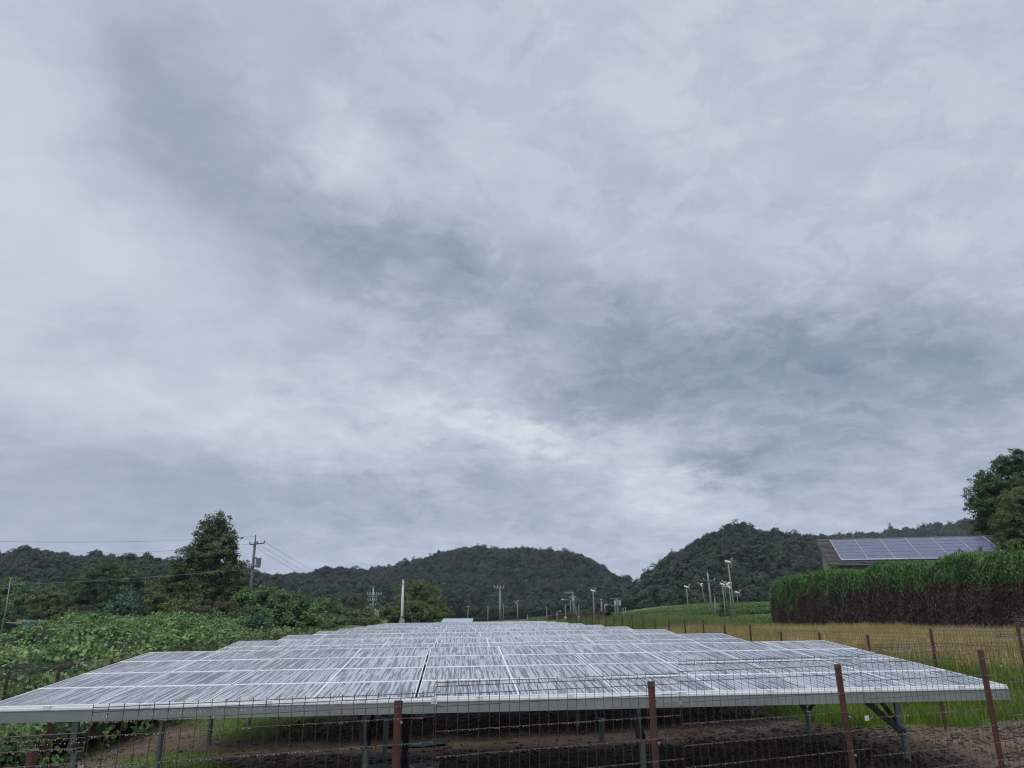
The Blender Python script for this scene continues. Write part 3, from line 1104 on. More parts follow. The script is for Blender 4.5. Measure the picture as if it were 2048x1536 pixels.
# front fence: posts two metres apart along a slanting line, panels step up to the right
FX0, FY0 = -0.1534 * 4.8, (4.8 + 0.512 * SP) / CP
FD = Vector((1.784, 0.857 / CP - 0.03, 0))
FD = FD.normalized() * 2.0
fr_root = empty('wire_fence', (FX0, FY0, gz(FX0, FY0)), 'brown welded wire fence crossing the foreground, its panels stepping up to the right', 'fence', 'brown wire fences round the solar field')
fang = math.atan2(FD.y, FD.x)
FI = Matrix.Translation((-FX0, -FY0, -gz(FX0, FY0)))
post_top = {-2: -0.80, -1: -0.666, 0: -0.512, 1: -0.461, 2: -0.387, 3: -0.298, 4: -0.22, 5: -0.14, 6: -0.06}
lean = {0: (0, 0), 1: (0, R(-0.4)), 2: (0, R(-2.6)), 3: (0, R(-1.2)), -1: (0, R(1.0))}
for k, zt in post_top.items():
    p = Vector((FX0, FY0, 0)) + FD * k
    po = link('post', post_me, fr_root, FI @ Vector((p.x, p.y, Zrel(zt))))
    po.rotation_euler = (0, lean.get(k, (0, 0))[1], fang)
    link('bolts', bolt_me, po)
panel_top = {-3: -0.70, -2: -0.585, -1: -0.46, 0: -0.40, 1: -0.313, 2: -0.224, 3: -0.15, 4: -0.07, 5: 0.0}
for k, zt in panel_top.items():
    k0 = k + 0.125
    p = Vector((FX0, FY0, 0)) + FD * k0
    pm, dmesh = wire_panel(1.985, 1.45, 26, 0.0021, True, k + 20)
    off_n = Vector((FD.y, -FD.x, 0)).normalized() * 0.033
    pp = p + off_n
    po = link('wire_mesh', pm, fr_root, FI @ Vector((pp.x, pp.y, Zrel(zt))), (0, 0, fang))
    po['kind'] = 'stuff'
    dd = link('water_drops', dmesh, po)
    dd['kind'] = 'stuff'
    if k in (0, 2):
        zz = -0.115 if k == 0 else -0.60
        q1 = FI @ Vector((pp.x, pp.y, Zrel(zt) + zz)) - Vector((0.016, 0.012, 0))
        cb_ = MB(); cb_.box((-0.019, -0.012, -0.019), (0.019, 0.0, 0.019))
        cj = cb_.build('joint_plate', M['white'], fr_root, q1, (0, 0, fang))
        cb_ = MB(); cb_.tube([(0, -0.0125, 0), (0, -0.019, 0)], 0.006, 6); cb_.build('joint_bolt', M['bolt'], cj)
    else:
        q1 = FI @ Vector((pp.x, pp.y, Zrel(zt) - 0.30)) - Vector((0.012, 0.008, 0))
        cb_ = MB(); cb_.box((-0.014, -0.008, -0.010), (0.014, 0.006, 0.010))
        cb_.build('joint_clip', M['bolt'], fr_root, q1, (0, 0, fang))

# side fences
side_panel, _ = wire_panel(1.985, 1.45, 26, 0.0021, False, 3)
sp_drop, sp_dm = wire_panel(1.985, 1.45, 26, 0.0021, True, 5)


def side_fence(side, c_list, top_list, label, drops=()):
    P = []
    for c, zt in zip(c_list, top_list):
        # c is camera depth; turn it into a world Y for the post top
        Y = (c - zt * SP) / CP
        P.append(Vector((fence_line(side, Y), Y, Zrel(zt))))
    root = empty('wire_fence', (P[0].x, P[0].y, gz(P[0].x, P[0].y)), label, 'fence', 'brown wire fences round the solar field')
    off = Vector((P[0].x, P[0].y, gz(P[0].x, P[0].y)))
    for i, p in enumerate(P):
        po = link('post', post_me, root, p - off)
        po.rotation_euler = (R(random.uniform(-0.8, 0.8)), R(random.uniform(-0.8, 0.8)), 0)
        if i + 1 < len(P):
            d = P[i + 1] - p
            d.z = 0
            ang = math.atan2(d.y, d.x)
            zt = min(p.z, P[i + 1].z) + 0.06 if i % 3 else max(p.z, P[i + 1].z) + 0.05
            w = link('wire_mesh', sp_drop if i in drops else side_panel, root, Vector((p.x, p.y, zt)) + d * 0.01 + Vector((-0.03 * side, 0, 0)) - off, (0, 0, ang))
            w.scale = (d.length * 0.985 / 1.985, 1, 1)
            w['kind'] = 'stuff'
            if i in drops:
                dd = link('water_drops', sp_dm, w)
                dd['kind'] = 'stuff'
    return root


rt = [-0.02, -0.05, -0.17, -0.31, -0.31, -0.32, -0.17, -0.18, -0.04, -0.04, -0.03, -0.03, 0.16, 0.17, 0.15, 0.13, 0.13, 0.18, 0.18, 0.18, 0.22, 0.22, 0.24, 0.24]
rc = [9.1, 11.1] + [13.1 + 1.99 * k for k in range(22)]
side_fence(1, rc, rt, 'brown wire fence running away along the right side below the grass field', (0, 1, 2))
lt = [-0.86, -0.82, -0.78, -0.80, -0.78, -0.74, -0.72, -0.68, -0.66, -0.62, -0.60, -0.56, -0.54, -0.5, -0.5, -0.5]
lc = [8.2, 9.7, 11.6] + [13.1 + 2.0 * k for k in range(13)]
side_fence(-1, lc, lt, 'brown wire fence on the left side half covered by vines', (0, 1, 2, 3))


# ------------------------------------------------------------------ clods, stones and small grass
def rock_mesh(P, S):
    n = len(P)
    base = unit(np.array([[1, 0, 0], [0, 1, 0], [-1, 0, 0], [0, -1, 0], [0, 0, 1], [0, 0, -1]], float))
    V = P[:, None, :] + base[None] * S[:, None, None] * rng.uniform(0.55, 1.3, (n, 6, 1)) * np.array([1.2, 1.2, 0.6])
    V += rng.normal(0, 0.15, V.shape) * S[:, None, None]
    f = np.array([[0, 1, 4], [1, 2, 4], [2, 3, 4], [3, 0, 4], [1, 0, 5], [2, 1, 5], [3, 2, 5], [0, 3, 5]])
    Fc = (np.arange(n)[:, None, None] * 6 + f[None]).reshape(-1, 3)
    return V.reshape(-1, 3), Fc


pts, sz = [], []
for _ in range(9000):
    y = 10.5 + 32 * rng.random() ** 1.7
    x = rng.uniform(-8.2, 9)
    if green_amount(x, y) > 0.55:
        continue
    s = 0.012 + 0.045 * rng.random() ** 4
    pts.append((x, y, gz(x, y) + s * 0.1)); sz.append(s)
for _ in range(9000):
    y = 10.5 + 16 * rng.random() ** 1.3
    x = rng.uniform(3.0, 9.5)
    if green_amount(x, y) > 0.5:
        continue
    s = 0.012 + 0.035 * rng.random() ** 3
    pts.append((x, y, gz(x, y) + s * 0.15)); sz.append(s)
for _ in range(26000):
    y = 10.5 + 28 * rng.random() ** 1.6
    x = rng.uniform(-7, 7.5)
    if shade_band_amount(x, y) < 0.25:
        continue
    s = 0.018 + 0.05 * rng.random() ** 2.5
    pts.append((x, y, gz(x, y) + s * 0.15)); sz.append(s)
V_, F_ = rock_mesh(np.array(pts), np.array(sz))
props(link('clods', np_mesh('clods', V_, F_, M['stone'])), 'scattered soil clods and small stones on the bare ground under the tables', 'stones', kind='stuff')


def blades(name, samples, mat, hmin, hmax, w, lean_, label):
    P = np.array(samples)
    n = len(P)
    a = rng.uniform(0, 6.28, n)
    h = rng.uniform(hmin, hmax, n)
    side = np.stack([np.cos(a), np.sin(a), np.zeros(n)], 1) * w * 0.5
    bend = np.stack([rng.normal(0, lean_, n), rng.normal(0, lean_, n), np.ones(n)], 1) * h[:, None]
    mid = P + bend * np.array([0.35, 0.35, 0.6])
    V = np.stack([P - side, P + side, mid + side * 0.8, mid - side * 0.8, P + bend], 1).reshape(-1, 3)
    i = np.arange(n)[:, None] * 5
    Fc = np.concatenate([i + np.array([[0, 1, 2]]), i + np.array([[0, 2, 3]]), i + np.array([[3, 2, 4]])], 1).reshape(-1, 3)
    rnd = np.repeat(rng.random(n), 5)
    o = link(name, np_mesh(name, V, Fc, mat, rnd))
    return props(o, label, 'grass', kind='stuff')


S1, S2, S3, S5 = [], [], [], []
for _ in range(60000):       # left weeds under the tables
    y = 10.5 + 30 * rng.random() ** 1.5
    x = rng.uniform(-9, 8.5)
    ga = green_amount(x, y) + 0.5 * noise.noise((x * 2.5, y * 2.5, 0))
    if ga > 0.42 and x < fence_line(1, y) - 1.6:
        S1.append((x, y, gz(x, y) - 0.01))
for _ in range(90000):       # bright grass round the right fence
    y = 13 + 45 * rng.random() ** 1.6
    xr = fence_line(1, y)
    x = xr + rng.uniform(-2.2, 7.5)
    if green_amount(x, y) + 0.45 * noise.noise((x * 1.2, y * 1.2, 0)) > 0.45:
        S2.append((x, y, gz(x, y) - 0.02))
for _ in range(120000):      # dry tall grass up to the hedge
    y = 15 + 58 * rng.random() ** 1.25
    xr = fence_line(1, y)
    x = xr + rng.uniform(0.8, 20)
    dd = dry_amount(x, y) + 0.35 * noise.noise((x * 0.8, y * 0.8, 0)) + 0.25 * noise.noise((x * 0.2, y * 0.2, 5.0))
    if dd > 0.42:
        S3.append((x, y, gz(x, y) - 0.02))
    elif rng.random() < 0.7:
        S5.append((x, y, gz(x, y) - 0.02))
blades('weeds', S1, M['grass_dull'], 0.03, 0.12, 0.012, 0.5, 'low dull weeds growing in patches under the left ends of the tables')
blades('grass', S2, M['grass_green'], 0.10, 0.38, 0.016, 0.28, 'bright green grass along the right side fence')
blades('dry_grass', S3, M['grass_dry'], 0.20, 0.55, 0.022, 0.28, 'tall orange brown dry grass between the right fence and the long hedge')
S4 = []
blades('field_grass', S5, M['grass_dull'], 0.10, 0.38, 0.024, 0.3, 'dull green grass patches among the dry grass beside the long hedge')
for _ in range(60000):       # rough meadow beyond the field
    y = 62 + 65 * rng.random()
    x = rng.uniform(2, 62) * y / 100
    S4.append((x, y, gz(x, y) - 0.03))
blades('meadow_grass', S4, M['grass_dull'], 0.20, 0.50, 0.06, 0.3, 'rough dull green meadow grass round the poles on the right')


# ------------------------------------------------------------------ vines left of the field
def kz(x, y):
    d = fence_line(-1, y) - x
    cap = 0.95 + 0.88 * sst(x / y, -0.66, -0.52) * sst(y, 14, 30)
    low_ = 0.85 + 0.12 * sst(y, 12, 30)
    t = sst(d, 0.2, 9.5) if y > 1 else 0
    z = low_ + (cap - low_) * t
    z -= 1.0 * sst(d, 15, 24)
    z *= 0.25 + 0.75 * sst(d, -0.1, 0.9)
    z += 0.75 * noise.noise((x * 0.36, y * 0.30, 2.2)) * sst(d, 0.3, 3) + 0.75 * (0.30 - abs(noise.noise((x * 0.55, y * 0.45, 6.0))) * 1.6) * sst(d, 0.0, 1)
    return max(z, gz(x, y) + 0.05)


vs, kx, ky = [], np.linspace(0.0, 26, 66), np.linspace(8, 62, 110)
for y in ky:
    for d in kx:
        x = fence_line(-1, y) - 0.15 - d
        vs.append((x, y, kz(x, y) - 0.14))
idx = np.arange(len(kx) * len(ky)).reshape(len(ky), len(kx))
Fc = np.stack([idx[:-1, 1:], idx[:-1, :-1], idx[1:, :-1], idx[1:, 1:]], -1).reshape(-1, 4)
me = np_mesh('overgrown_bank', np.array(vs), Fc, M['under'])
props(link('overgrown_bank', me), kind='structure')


def vine_leaves(P, N, S):
    """Broad three-lobed leaves: six points round a centre, two quads folded at the midrib."""
    n = len(P)
    al = rng.normal(size=(n, 3)); al[:, 2] -= 0.8
    T = unit(al - N * np.sum(al * N, 1, keepdims=True))
    B = np.cross(N, T)
    shp = np.array([(-0.42, 0, 0), (-0.25, 0.42, 0.10), (0.22, 0.36, 0.12), (0.58, 0, -0.06), (0.22, -0.36, 0.12), (-0.25, -0.42, 0.10)])
    V = P[:, None, :] + (T[:, None, :] * shp[None, :, 0:1] + B[:, None, :] * shp[None, :, 1:2] + N[:, None, :] * shp[None, :, 2:3]) * S[:, None, None]
    i = np.arange(n)[:, None] * 6
    Fc = np.concatenate([i + np.array([[0, 3, 2, 1]]), i + np.array([[0, 5, 4, 3]])], 1).reshape(-1, 4)
    return V.reshape(-1, 3), Fc


P, N, S = [], [], []
NK = 78000
for _ in range(NK):
    y = 8.5 + 50 * rng.random() ** 1.25
    d = 22 * rng.random() ** 1.15
    x = fence_line(-1, y) - 0.1 - d
    e = 0.15
    z = kz(x, y)
    gx_, gy_ = (kz(x + e, y) - z) / e, (kz(x, y + e) - z) / e
    nrm = Vector((-gx_ * 0.8, -gy_ * 0.8 - 0.25, 1)).normalized()
    if noise.noise((x * 1.6, y * 1.2, 3.3)) < -0.20 and rng.random() < 0.85:
        continue
    P.append((x, y, z + rng.uniform(-0.14, 0.16)))
    N.append(nrm)
    S.append(rng.uniform(0.075, 0.155) * (1 + 0.35 * sst(y, 25, 50)))
for _ in range(330):         # humps of vines climbing over whatever stands below
    y = 9 + 44 * rng.random() ** 1.15
    d = 0.6 + 19 * rng.random()
    x = fence_line(-1, y) - d
    rr = rng.uniform(0.35, 0.95) * (1 + 0.3 * sst(y, 25, 45))
    if x / y < -0.57:
        rr *= 0.55
    zc_ = kz(x, y) - rr * 0.45
    nl = int(260 * rr)
    dd_ = unit(rng.normal(size=(nl, 3)))
    dd_[:, 2] = np.abs(dd_[:, 2])
    ss = rng.uniform(0.07, 0.17)
    for q_ in dd_:
        rad = rr * rng.uniform(0.86, 1.08)
        P.append((x + q_[0] * rad, y + q_[1] * rad, zc_ + q_[2] * rad * 0.95))
        N.append(Vector((q_[0], q_[1], q_[2] * 0.8 + 0.35)).normalized())
        S.append(rng.uniform(0.8, 1.25) * ss)
for _ in range(5200):        # on the fence itself and its foot
    y = rng.uniform(8.5, 34)
    hh = rng.random()
    cl_ = noise.noise((y * 0.9, hh * 1.5, 12.0))
    if cl_ < -0.10 + 0.25 * hh:
        continue
    x = fence_line(-1, y) + rng.uniform(-0.12, 0.10)
    zb = gz(x, y)
    P.append((x, y, zb + hh * 1.45)); N.append(Vector((rng.normal(0.3, 0.5), rng.normal(-0.5, 0.5), 0.6)).normalized())
    S.append(rng.uniform(0.06, 0.13))
for _ in range(260):         # trailing shoots that stand clear of the mass
    y = 9 + 40 * rng.random() ** 1.2
    d = 0.4 + 17 * rng.random()
    x = fence_line(-1, y) - d
    z = kz(x, y) + 0.05
    dx, dy = rng.normal(0, 0.5, 2)
    hgt = rng.uniform(0.15, 0.5)
    for k_ in range(9):
        t_ = k_ / 8
        P.append((x + dx * t_ + rng.normal(0, 0.04), y + dy * t_, z + hgt * math.sin(t_ * 2.4) + rng.normal(0, 0.02)))
        N.append(Vector((rng.normal(0, 0.5), rng.normal(-0.2, 0.5), 0.8)).normalized())
        S.append(rng.uniform(0.07, 0.15))
P = np.array(P); N = unit(np.array([tuple(v) for v in N]) + rng.normal(0, 0.55, (len(N), 3)))
V_, F_ = vine_leaves(P, N, np.array(S))
props(link('kudzu_vines', np_mesh('kudzu_vines', V_, F_, M['kudzu'], np.repeat(rng.random(len(P)), 6))),
      'mass of broad-leaved climbing vines smothering the bank and the left fence', 'vines', kind='stuff')


# ------------------------------------------------------------------ trees and shrubs
def tree(name, label, cat, Y, lobes, mat, leafpx=3.4, cover=1.35, trunk=None, group=None, depth=0.55, limbs=True, inner=0.25):
    """lobes in photo pixels (x, y, radius); the tree stands at distance Y."""
    s = Y / F / CP
    L = []
    for (px, py, r) in lobes:
        p = at(px, py, Y)
        rr = r * s
        L.append((p + np.array([0, rng.uniform(-0.4, 0.2) * rr, 0]), rr))
    cx = np.mean([l[0][0] for l in L])
    if trunk is None:
        bx_ = cx
    else:
        bx_ = at(trunk, lobes[-1][1], Y)[0]
    zg = gz(bx_, Y)
    root = empty(name, (bx_, Y, zg), label, cat, group)
    off = np.array([bx_, Y, zg])
    # a second layer of lobes behind gives the crown its depth
    back = [(c + np.array([rng.uniform(-0.3, 0.3) * r, depth * r * 1.6, rng.uniform(-0.15, 0.1) * r]), r * 0.9) for c, r in L]
    leaf = leafpx * s
    P, N = crown_points(L, leaf, cover, 0.9, inner)
    P2, N2 = crown_points(back, leaf, cover * 0.45, 0.9, inner)
    P = np.concatenate([P, P2]) - off
    N = np.concatenate([N, N2])
    P[:, 2] = np.maximum(P[:, 2], 0.02)
    me = leaf_mesh('crown', P, N, rng.uniform(0.7, 1.35, len(P)) * leaf, mat, 0.62)
    link('crown', me, root)
    Vc, Fcc = blob_cores(L + back, off)  # dark fill added so the crown's interior reads as deep shade
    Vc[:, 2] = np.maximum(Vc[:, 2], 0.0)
    link('crown_shade_core', np_mesh('crown_shade_core', Vc, Fcc, M['under']), root)['kind'] = 'stuff'
    top = max(l[0][2] + l[1] * 0.3 for l in L) - zg
    tb = MB()
    r0 = max(0.05, top * 0.03)
    pts = [(0.0, 0.1, -0.2), (0.02 * top, 0.1, top * 0.3), (-0.01 * top, 0.1, top * 0.6), (0.03 * top, 0.1, top * 0.88)]
    tb.tube(pts, [r0, r0 * 0.8, r0 * 0.5, r0 * 0.15], 8)
    tb.build('trunk', M['bark'], root, smooth=True)
    if limbs:
        for c, r in L[:8]:
            lb = MB()
            c_ = c - off
            h0 = max(0.15, min(c_[2] * 0.6, top * 0.7))
            lb.tube([(0, 0.1, h0), tuple(c_ * np.array([0.5, 0.5, 0]) + np.array([0, 0, (h0 + c_[2]) / 2])), tuple(c_)], [r0 * 0.35, r0 * 0.25, r0 * 0.08], 5)
            lb.build('limb', M['bark'], root, smooth=True)
    return root


tree('tall_tree', 'tall dark broad-based tree with a narrow leaning top, left of the utility pole', 'tree', 72,
     [(438, 1045, 22), (420, 1062, 24), (452, 1078, 23), (405, 1092, 28), (438, 1105, 33), (462, 1112, 16), (388, 1122, 30), (425, 1142, 42), (458, 1150, 28), (370, 1152, 32),
      (345, 1172, 30), (398, 1175, 44), (450, 1185, 38), (470, 1195, 24), (316, 1188, 26), (352, 1200, 34), (410, 1205, 40), (306, 1206, 22), (330, 1160, 20), (482, 1180, 18), (475, 1150, 16)], M['leaf_tall'], 4.0, 1.25, 432, inner=0.2)
tree('round_tree', 'dark round-headed tree standing left of the tall tree', 'tree', 88,
     [(185, 1148, 24), (215, 1143, 22), (250, 1148, 24), (275, 1165, 22), (170, 1172, 28), (215, 1170, 36), (255, 1185, 36), (200, 1200, 42), (165, 1200, 26), (245, 1212, 34)], M['leaf_dark'], 3.0, 1.1)
tree('shrub', 'blue-green vine-covered shrub in front of the dark round tree', 'shrub', 58,
     [(252, 1198, 16), (232, 1212, 18), (265, 1215, 18), (215, 1230, 20), (248, 1232, 24), (278, 1236, 20)], M['leaf_blue'], 4.0, 1.2, limbs=False)
tree('shrub', 'yellowish olive shrub at the left foot of the tall tree', 'shrub', 60,
     [(312, 1200, 16), (335, 1210, 18), (360, 1216, 18), (310, 1220, 18), (345, 1230, 20), (385, 1228, 18)], M['leaf_olive'], 3.6, 1.2, limbs=False)
tree('shrub', 'reddish brown twiggy shrub at the right foot of the tall tree', 'shrub', 54,
     [(415, 1222, 18), (445, 1216, 20), (470, 1224, 20), (395, 1232, 16), (440, 1236, 22), (485, 1236, 18)], M['leaf_brown'], 3.2, 1.0, limbs=False)
tree('shrub', 'mid-green shrub round the foot of the tall utility pole', 'shrub', 62,
     [(480, 1200, 16), (505, 1192, 16), (530, 1192, 18), (555, 1200, 20), (500, 1215, 22), (535, 1220, 24), (575, 1215, 20)], M['leaf_mid'], 3.6, 1.2, limbs=False)
tree('leafy_bush', 'big round leafy bush with pale-backed leaves at the left end of the far tables', 'shrub', 50,
     [(545, 1212, 18), (570, 1202, 18), (600, 1208, 20), (618, 1225, 20), (560, 1228, 24), (595, 1235, 28), (625, 1246, 20), (540, 1242, 22), (575, 1250, 24)], M['leaf_mid'], 4.6, 1.25, limbs=False)
tree('leafy_bush', 'low bush left of the big round leafy bush, at the edge of the vines', 'shrub', 44,
     [(510, 1240, 14), (528, 1246, 14), (500, 1250, 13), (520, 1256, 13)], M['leaf_blue'], 4.2, 1.2, limbs=False)
tree('round_tree', 'small round green tree right of the big leafy bush', 'tree', 84,
     [(640, 1215, 16), (660, 1212, 18), (678, 1224, 16), (650, 1232, 20), (672, 1240, 18), (690, 1244, 14)], M['leaf_mid'], 3.0, 1.15)
tree('shrub', 'low olive shrub left of the distribution pole with many insulators', 'shrub', 86,
     [(708, 1230, 14), (728, 1224, 15), (700, 1242, 14), (722, 1240, 16), (742, 1236, 13)], M['leaf_olive'], 3.0, 1.2, limbs=False)
tree('broad_tree', 'taller green tree behind the white pole', 'tree', 118,
     [(815, 1178, 15), (838, 1172, 16), (860, 1182, 16), (805, 1196, 18), (835, 1196, 22), (868, 1204, 18), (820, 1215, 22), (855, 1220, 24), (885, 1225, 16)], M['leaf_olive'], 2.6, 1.15)
tree('shrub', 'wide low olive thicket at the foot of the white pole', 'shrub', 90,
     [(775, 1226, 15), (800, 1220, 16), (828, 1218, 17), (852, 1222, 16), (872, 1232, 14), (790, 1238, 17), (820, 1236, 18), (848, 1240, 16)], M['leaf_olive'], 2.9, 1.2, limbs=False)
for (lobes, Y, mt, lab) in (
    ([(640, 1246, 9), (655, 1243, 10), (672, 1245, 9), (690, 1244, 9), (665, 1251, 9), (645, 1254, 8)], 58, 'leaf_mid', 'low shrub behind the left ends of the fifth and sixth tables'),
    ([(708, 1243, 8), (724, 1241, 8), (740, 1242, 7), (756, 1241, 6), (730, 1247, 7)], 68, 'leaf_olive', 'low olive shrub behind the left ends of the farthest tables'),
    ([(20, 1180, 24), (50, 1190, 24), (5, 1200, 26), (35, 1212, 28)], 120, 'leaf_mid', 'mid-green tree at the left edge above the blue sheet'),
    ([(80, 1200, 20), (105, 1192, 22), (130, 1205, 22), (95, 1222, 24), (125, 1228, 24)], 100, 'leaf_olive', 'olive bush between the blue sheet and the dark round tree'),
    ([(150, 1228, 16), (175, 1236, 18), (200, 1240, 14)], 74, 'leaf_brown', 'dark brownish bush below the dark round tree'),
    ([(-30, 1235, 30), (10, 1232, 20), (-10, 1255, 26), (18, 1258, 18)], 60, 'leaf_dark', 'dark shrub at the left edge behind the leaning pole')):
    tree('shrub', lab, 'shrub', Y, lobes, M[mt], 3.0, 1.2, limbs=False)
tree('tall_tree', 'tall dark tree above the roof at the right edge', 'tree', 62,
     [(2010, 935, 22), (2040, 925, 26), (1975, 965, 26), (2015, 975, 36), (2060, 965, 40), (1965, 1000, 28), (1995, 1020, 36), (2045, 1030, 46), (1985, 1055, 28), (2020, 1075, 36), (2080, 1000, 50), (2070, 1090, 50)],
     M['leaf_dark'], 3.4, 1.9, 2035)
tree('broad_tree', 'lighter green broad tree at the right edge in front of the tall dark tree', 'tree', 54,
     [(2045, 1005, 30), (2075, 990, 38), (2030, 1040, 30), (2065, 1045, 42), (2040, 1080, 34), (2085, 1090, 46)], M['leaf_olive'], 3.2, 1.8, 2070)
tree('shrub', 'small dark conical shrub among the poles in front of the tea rows', 'shrub', 86,
     [(1448, 1212, 8), (1447, 1222, 10), (1450, 1232, 11), (1444, 1238, 10)], M['leaf_dark'], 2.4, 1.3, limbs=False)


# ------------------------------------------------------------------ long conifer hedge on the right
HA = at(1546, 1252, 62)       # far end at the foot
HB = np.array([23.3, 24.0, 0])
ha = Vector((HA[0] + 0.9, HA[1], 0)); hb_ = Vector((HB[0], HB[1], 0))
hd = (hb_ - ha)
hlen = hd.length
hd.normalize()
hn = Vector((-hd.y, hd.x, 0))
if hn.x > 0:
    hn = -hn                  # faces the solar field


def htop(s):
    """Hedge height along its length, s metres from the far end."""
    t = s / hlen
    y = 1 - max(0, 1 - s / 3.2) ** 2 * 0.28
    return (3.45 + 0.15 * math.sin(s * 0.8) + 0.45 * noise.noise((s * 0.7, 0, 0)) + 0.16 * noise.noise((s * 2.1, 5, 0)) + 0.02 * sst(s, 8, 32)) * y


hroot = empty('conifer_hedge', (ha.x, ha.y, gz(ha.x, ha.y)), 'long tall conifer hedge, green on top and dead brown below, before the roof', 'hedge')
hoff = np.array([ha.x, ha.y, gz(ha.x, ha.y)])
vs, fs = [], []
NS_, = (60,)
prof_pts = [(0.95, 0.0), (1.0, 0.4), (0.85, 0.8), (0.3, 0.97), (-0.3, 0.97), (-0.9, 0.8), (-1.0, 0.3), (-0.95, 0.0)]
for i in range(NS_ + 1):
    s = hlen * i / NS_
    p = ha + hd * s
    zg = gz(p.x, p.y)
    w = 0.75 * (1 - 0.5 * max(0, 1 - s / 1.5))
    for (a, b) in prof_pts:
        k = 1 + 0.12 * noise.noise((s * 1.1, b * 3, a))
        q = p + hn * (w * a * k)
        vs.append((q.x, q.y, zg - 0.05 + (htop(s) - 0.35) * b * k))
nP = len(prof_pts)
for i in range(NS_):
    for j in range(nP - 1):
        a = i * nP + j
        fs.append((a, a + 1, a + nP + 1, a + nP))
fs.append(tuple(range(nP))); fs.append(tuple(NS_ * nP + k for k in reversed(range(nP))))
cbm = MB(); cbm.add([tuple(np.array(v) - hoff) for v in vs], fs)
cbm.build('dead_core', M['twig'], hroot)
Pg, Ng, Ag, Pd, Nd, Ad = [], [], [], [], [], []
for _ in range(110000):
    s = hlen * rng.random()
    if s < 3 and rng.random() < 0.1:
        s = -0.3 + 0.6 * rng.random()
    p = ha + hd * s
    zg = gz(p.x, p.y)
    H = htop(max(0, s))
    b = rng.random()
    edge = 0.67 + 0.20 * noise.noise((s * 0.55, 3.0, 0)) - 0.12 * noise.noise((s * 1.7, 8.0, 0)) - 0.5 * max(0, 1 - abs(s - 3.9) / 0.9) - 0.20 * max(0, 1 - abs(s - 1.7) / 1.0)
    lump = 0.22 * noise.noise((s * 1.3, b * H * 0.5, 4.0)) + 0.10 * noise.noise((s * 2.6, b * H * 2.0, 1.0))
    if b + 0.055 * rng.normal() > edge or (rng.random() < 0.045 and noise.noise((s * 0.5, b * 3, 9.0)) > 0.05):
        w = 0.78 + lump
        if rng.random() < 0.35:
            bb = H * (0.97 + 0.08 * rng.random()) - 0.05
            ww = rng.uniform(-0.8, 0.8)
        else:
            bb = H * b
            ww = w + 0.05 * rng.normal()
        q = p + hn * ww
        Pg.append((q.x, q.y, zg + bb)); nn = Vector((hn.x + rng.normal(0, 0.5), hn.y + rng.normal(0, 0.5), rng.normal(0.5, 0.3))).normalized()
        Ng.append(tuple(nn)); Ag.append((rng.normal(0, 0.25), rng.normal(0, 0.25), 1.0))
    else:
        q = p + hn * (0.72 + lump * 1.3 + 0.10 * rng.normal())
        Pd.append((q.x, q.y, zg + H * b)); nn = Vector((hn.x + rng.normal(0, 0.6), hn.y + rng.normal(0, 0.6), rng.normal(0.2, 0.4))).normalized()
        Nd.append(tuple(nn)); Ad.append((rng.normal(0, 0.7), rng.normal(0, 0.7), rng.normal(0.3, 0.7)))
Pg = np.array(Pg) - hoff; Pd = np.array(Pd) - hoff
link('green_foliage', leaf_mesh('green_foliage', Pg, np.array(Ng), rng.uniform(0.09, 0.22, len(Pg)), M['hedge_green'], 0.42, 0.2, np.array(Ag)), hroot)
link('dead_foliage', leaf_mesh('dead_foliage', Pd, np.array(Nd), rng.uniform(0.07, 0.20, len(Pd)), M['hedge_dead'], 0.30, 0.2, np.array(Ad)), hroot)
# crown tips, one tuft each metre or so
Pt, Nt, At = [], [], []
for s in np.arange(0.4, hlen, 0.42):
    p = ha + hd * (s + rng.uniform(-0.15, 0.15))
    H = htop(s); zg = gz(p.x, p.y)
    th = rng.uniform(0.12, 0.62)
    wv = rng.uniform(-0.3, 0.6)
    for _ in range(60):
        z = rng.random()
        r_ = 0.20 * (1 - z) + 0.03
        q = p + hn * wv + Vector((rng.normal(0, r_), rng.normal(0, r_), 0))
        Pt.append((q.x, q.y, zg + H - 0.15 + z * th)); Nt.append((rng.normal(), rng.normal(), 0.3)); At.append((rng.normal(0, 0.2), rng.normal(0, 0.2), 1))
link('hedge_tips', leaf_mesh('hedge_tips', np.array(Pt) - hoff, unit(np.array(Nt)), rng.uniform(0.09, 0.20, len(Pt)), M['hedge_green'], 0.4, 0.2, np.array(At)), hroot)


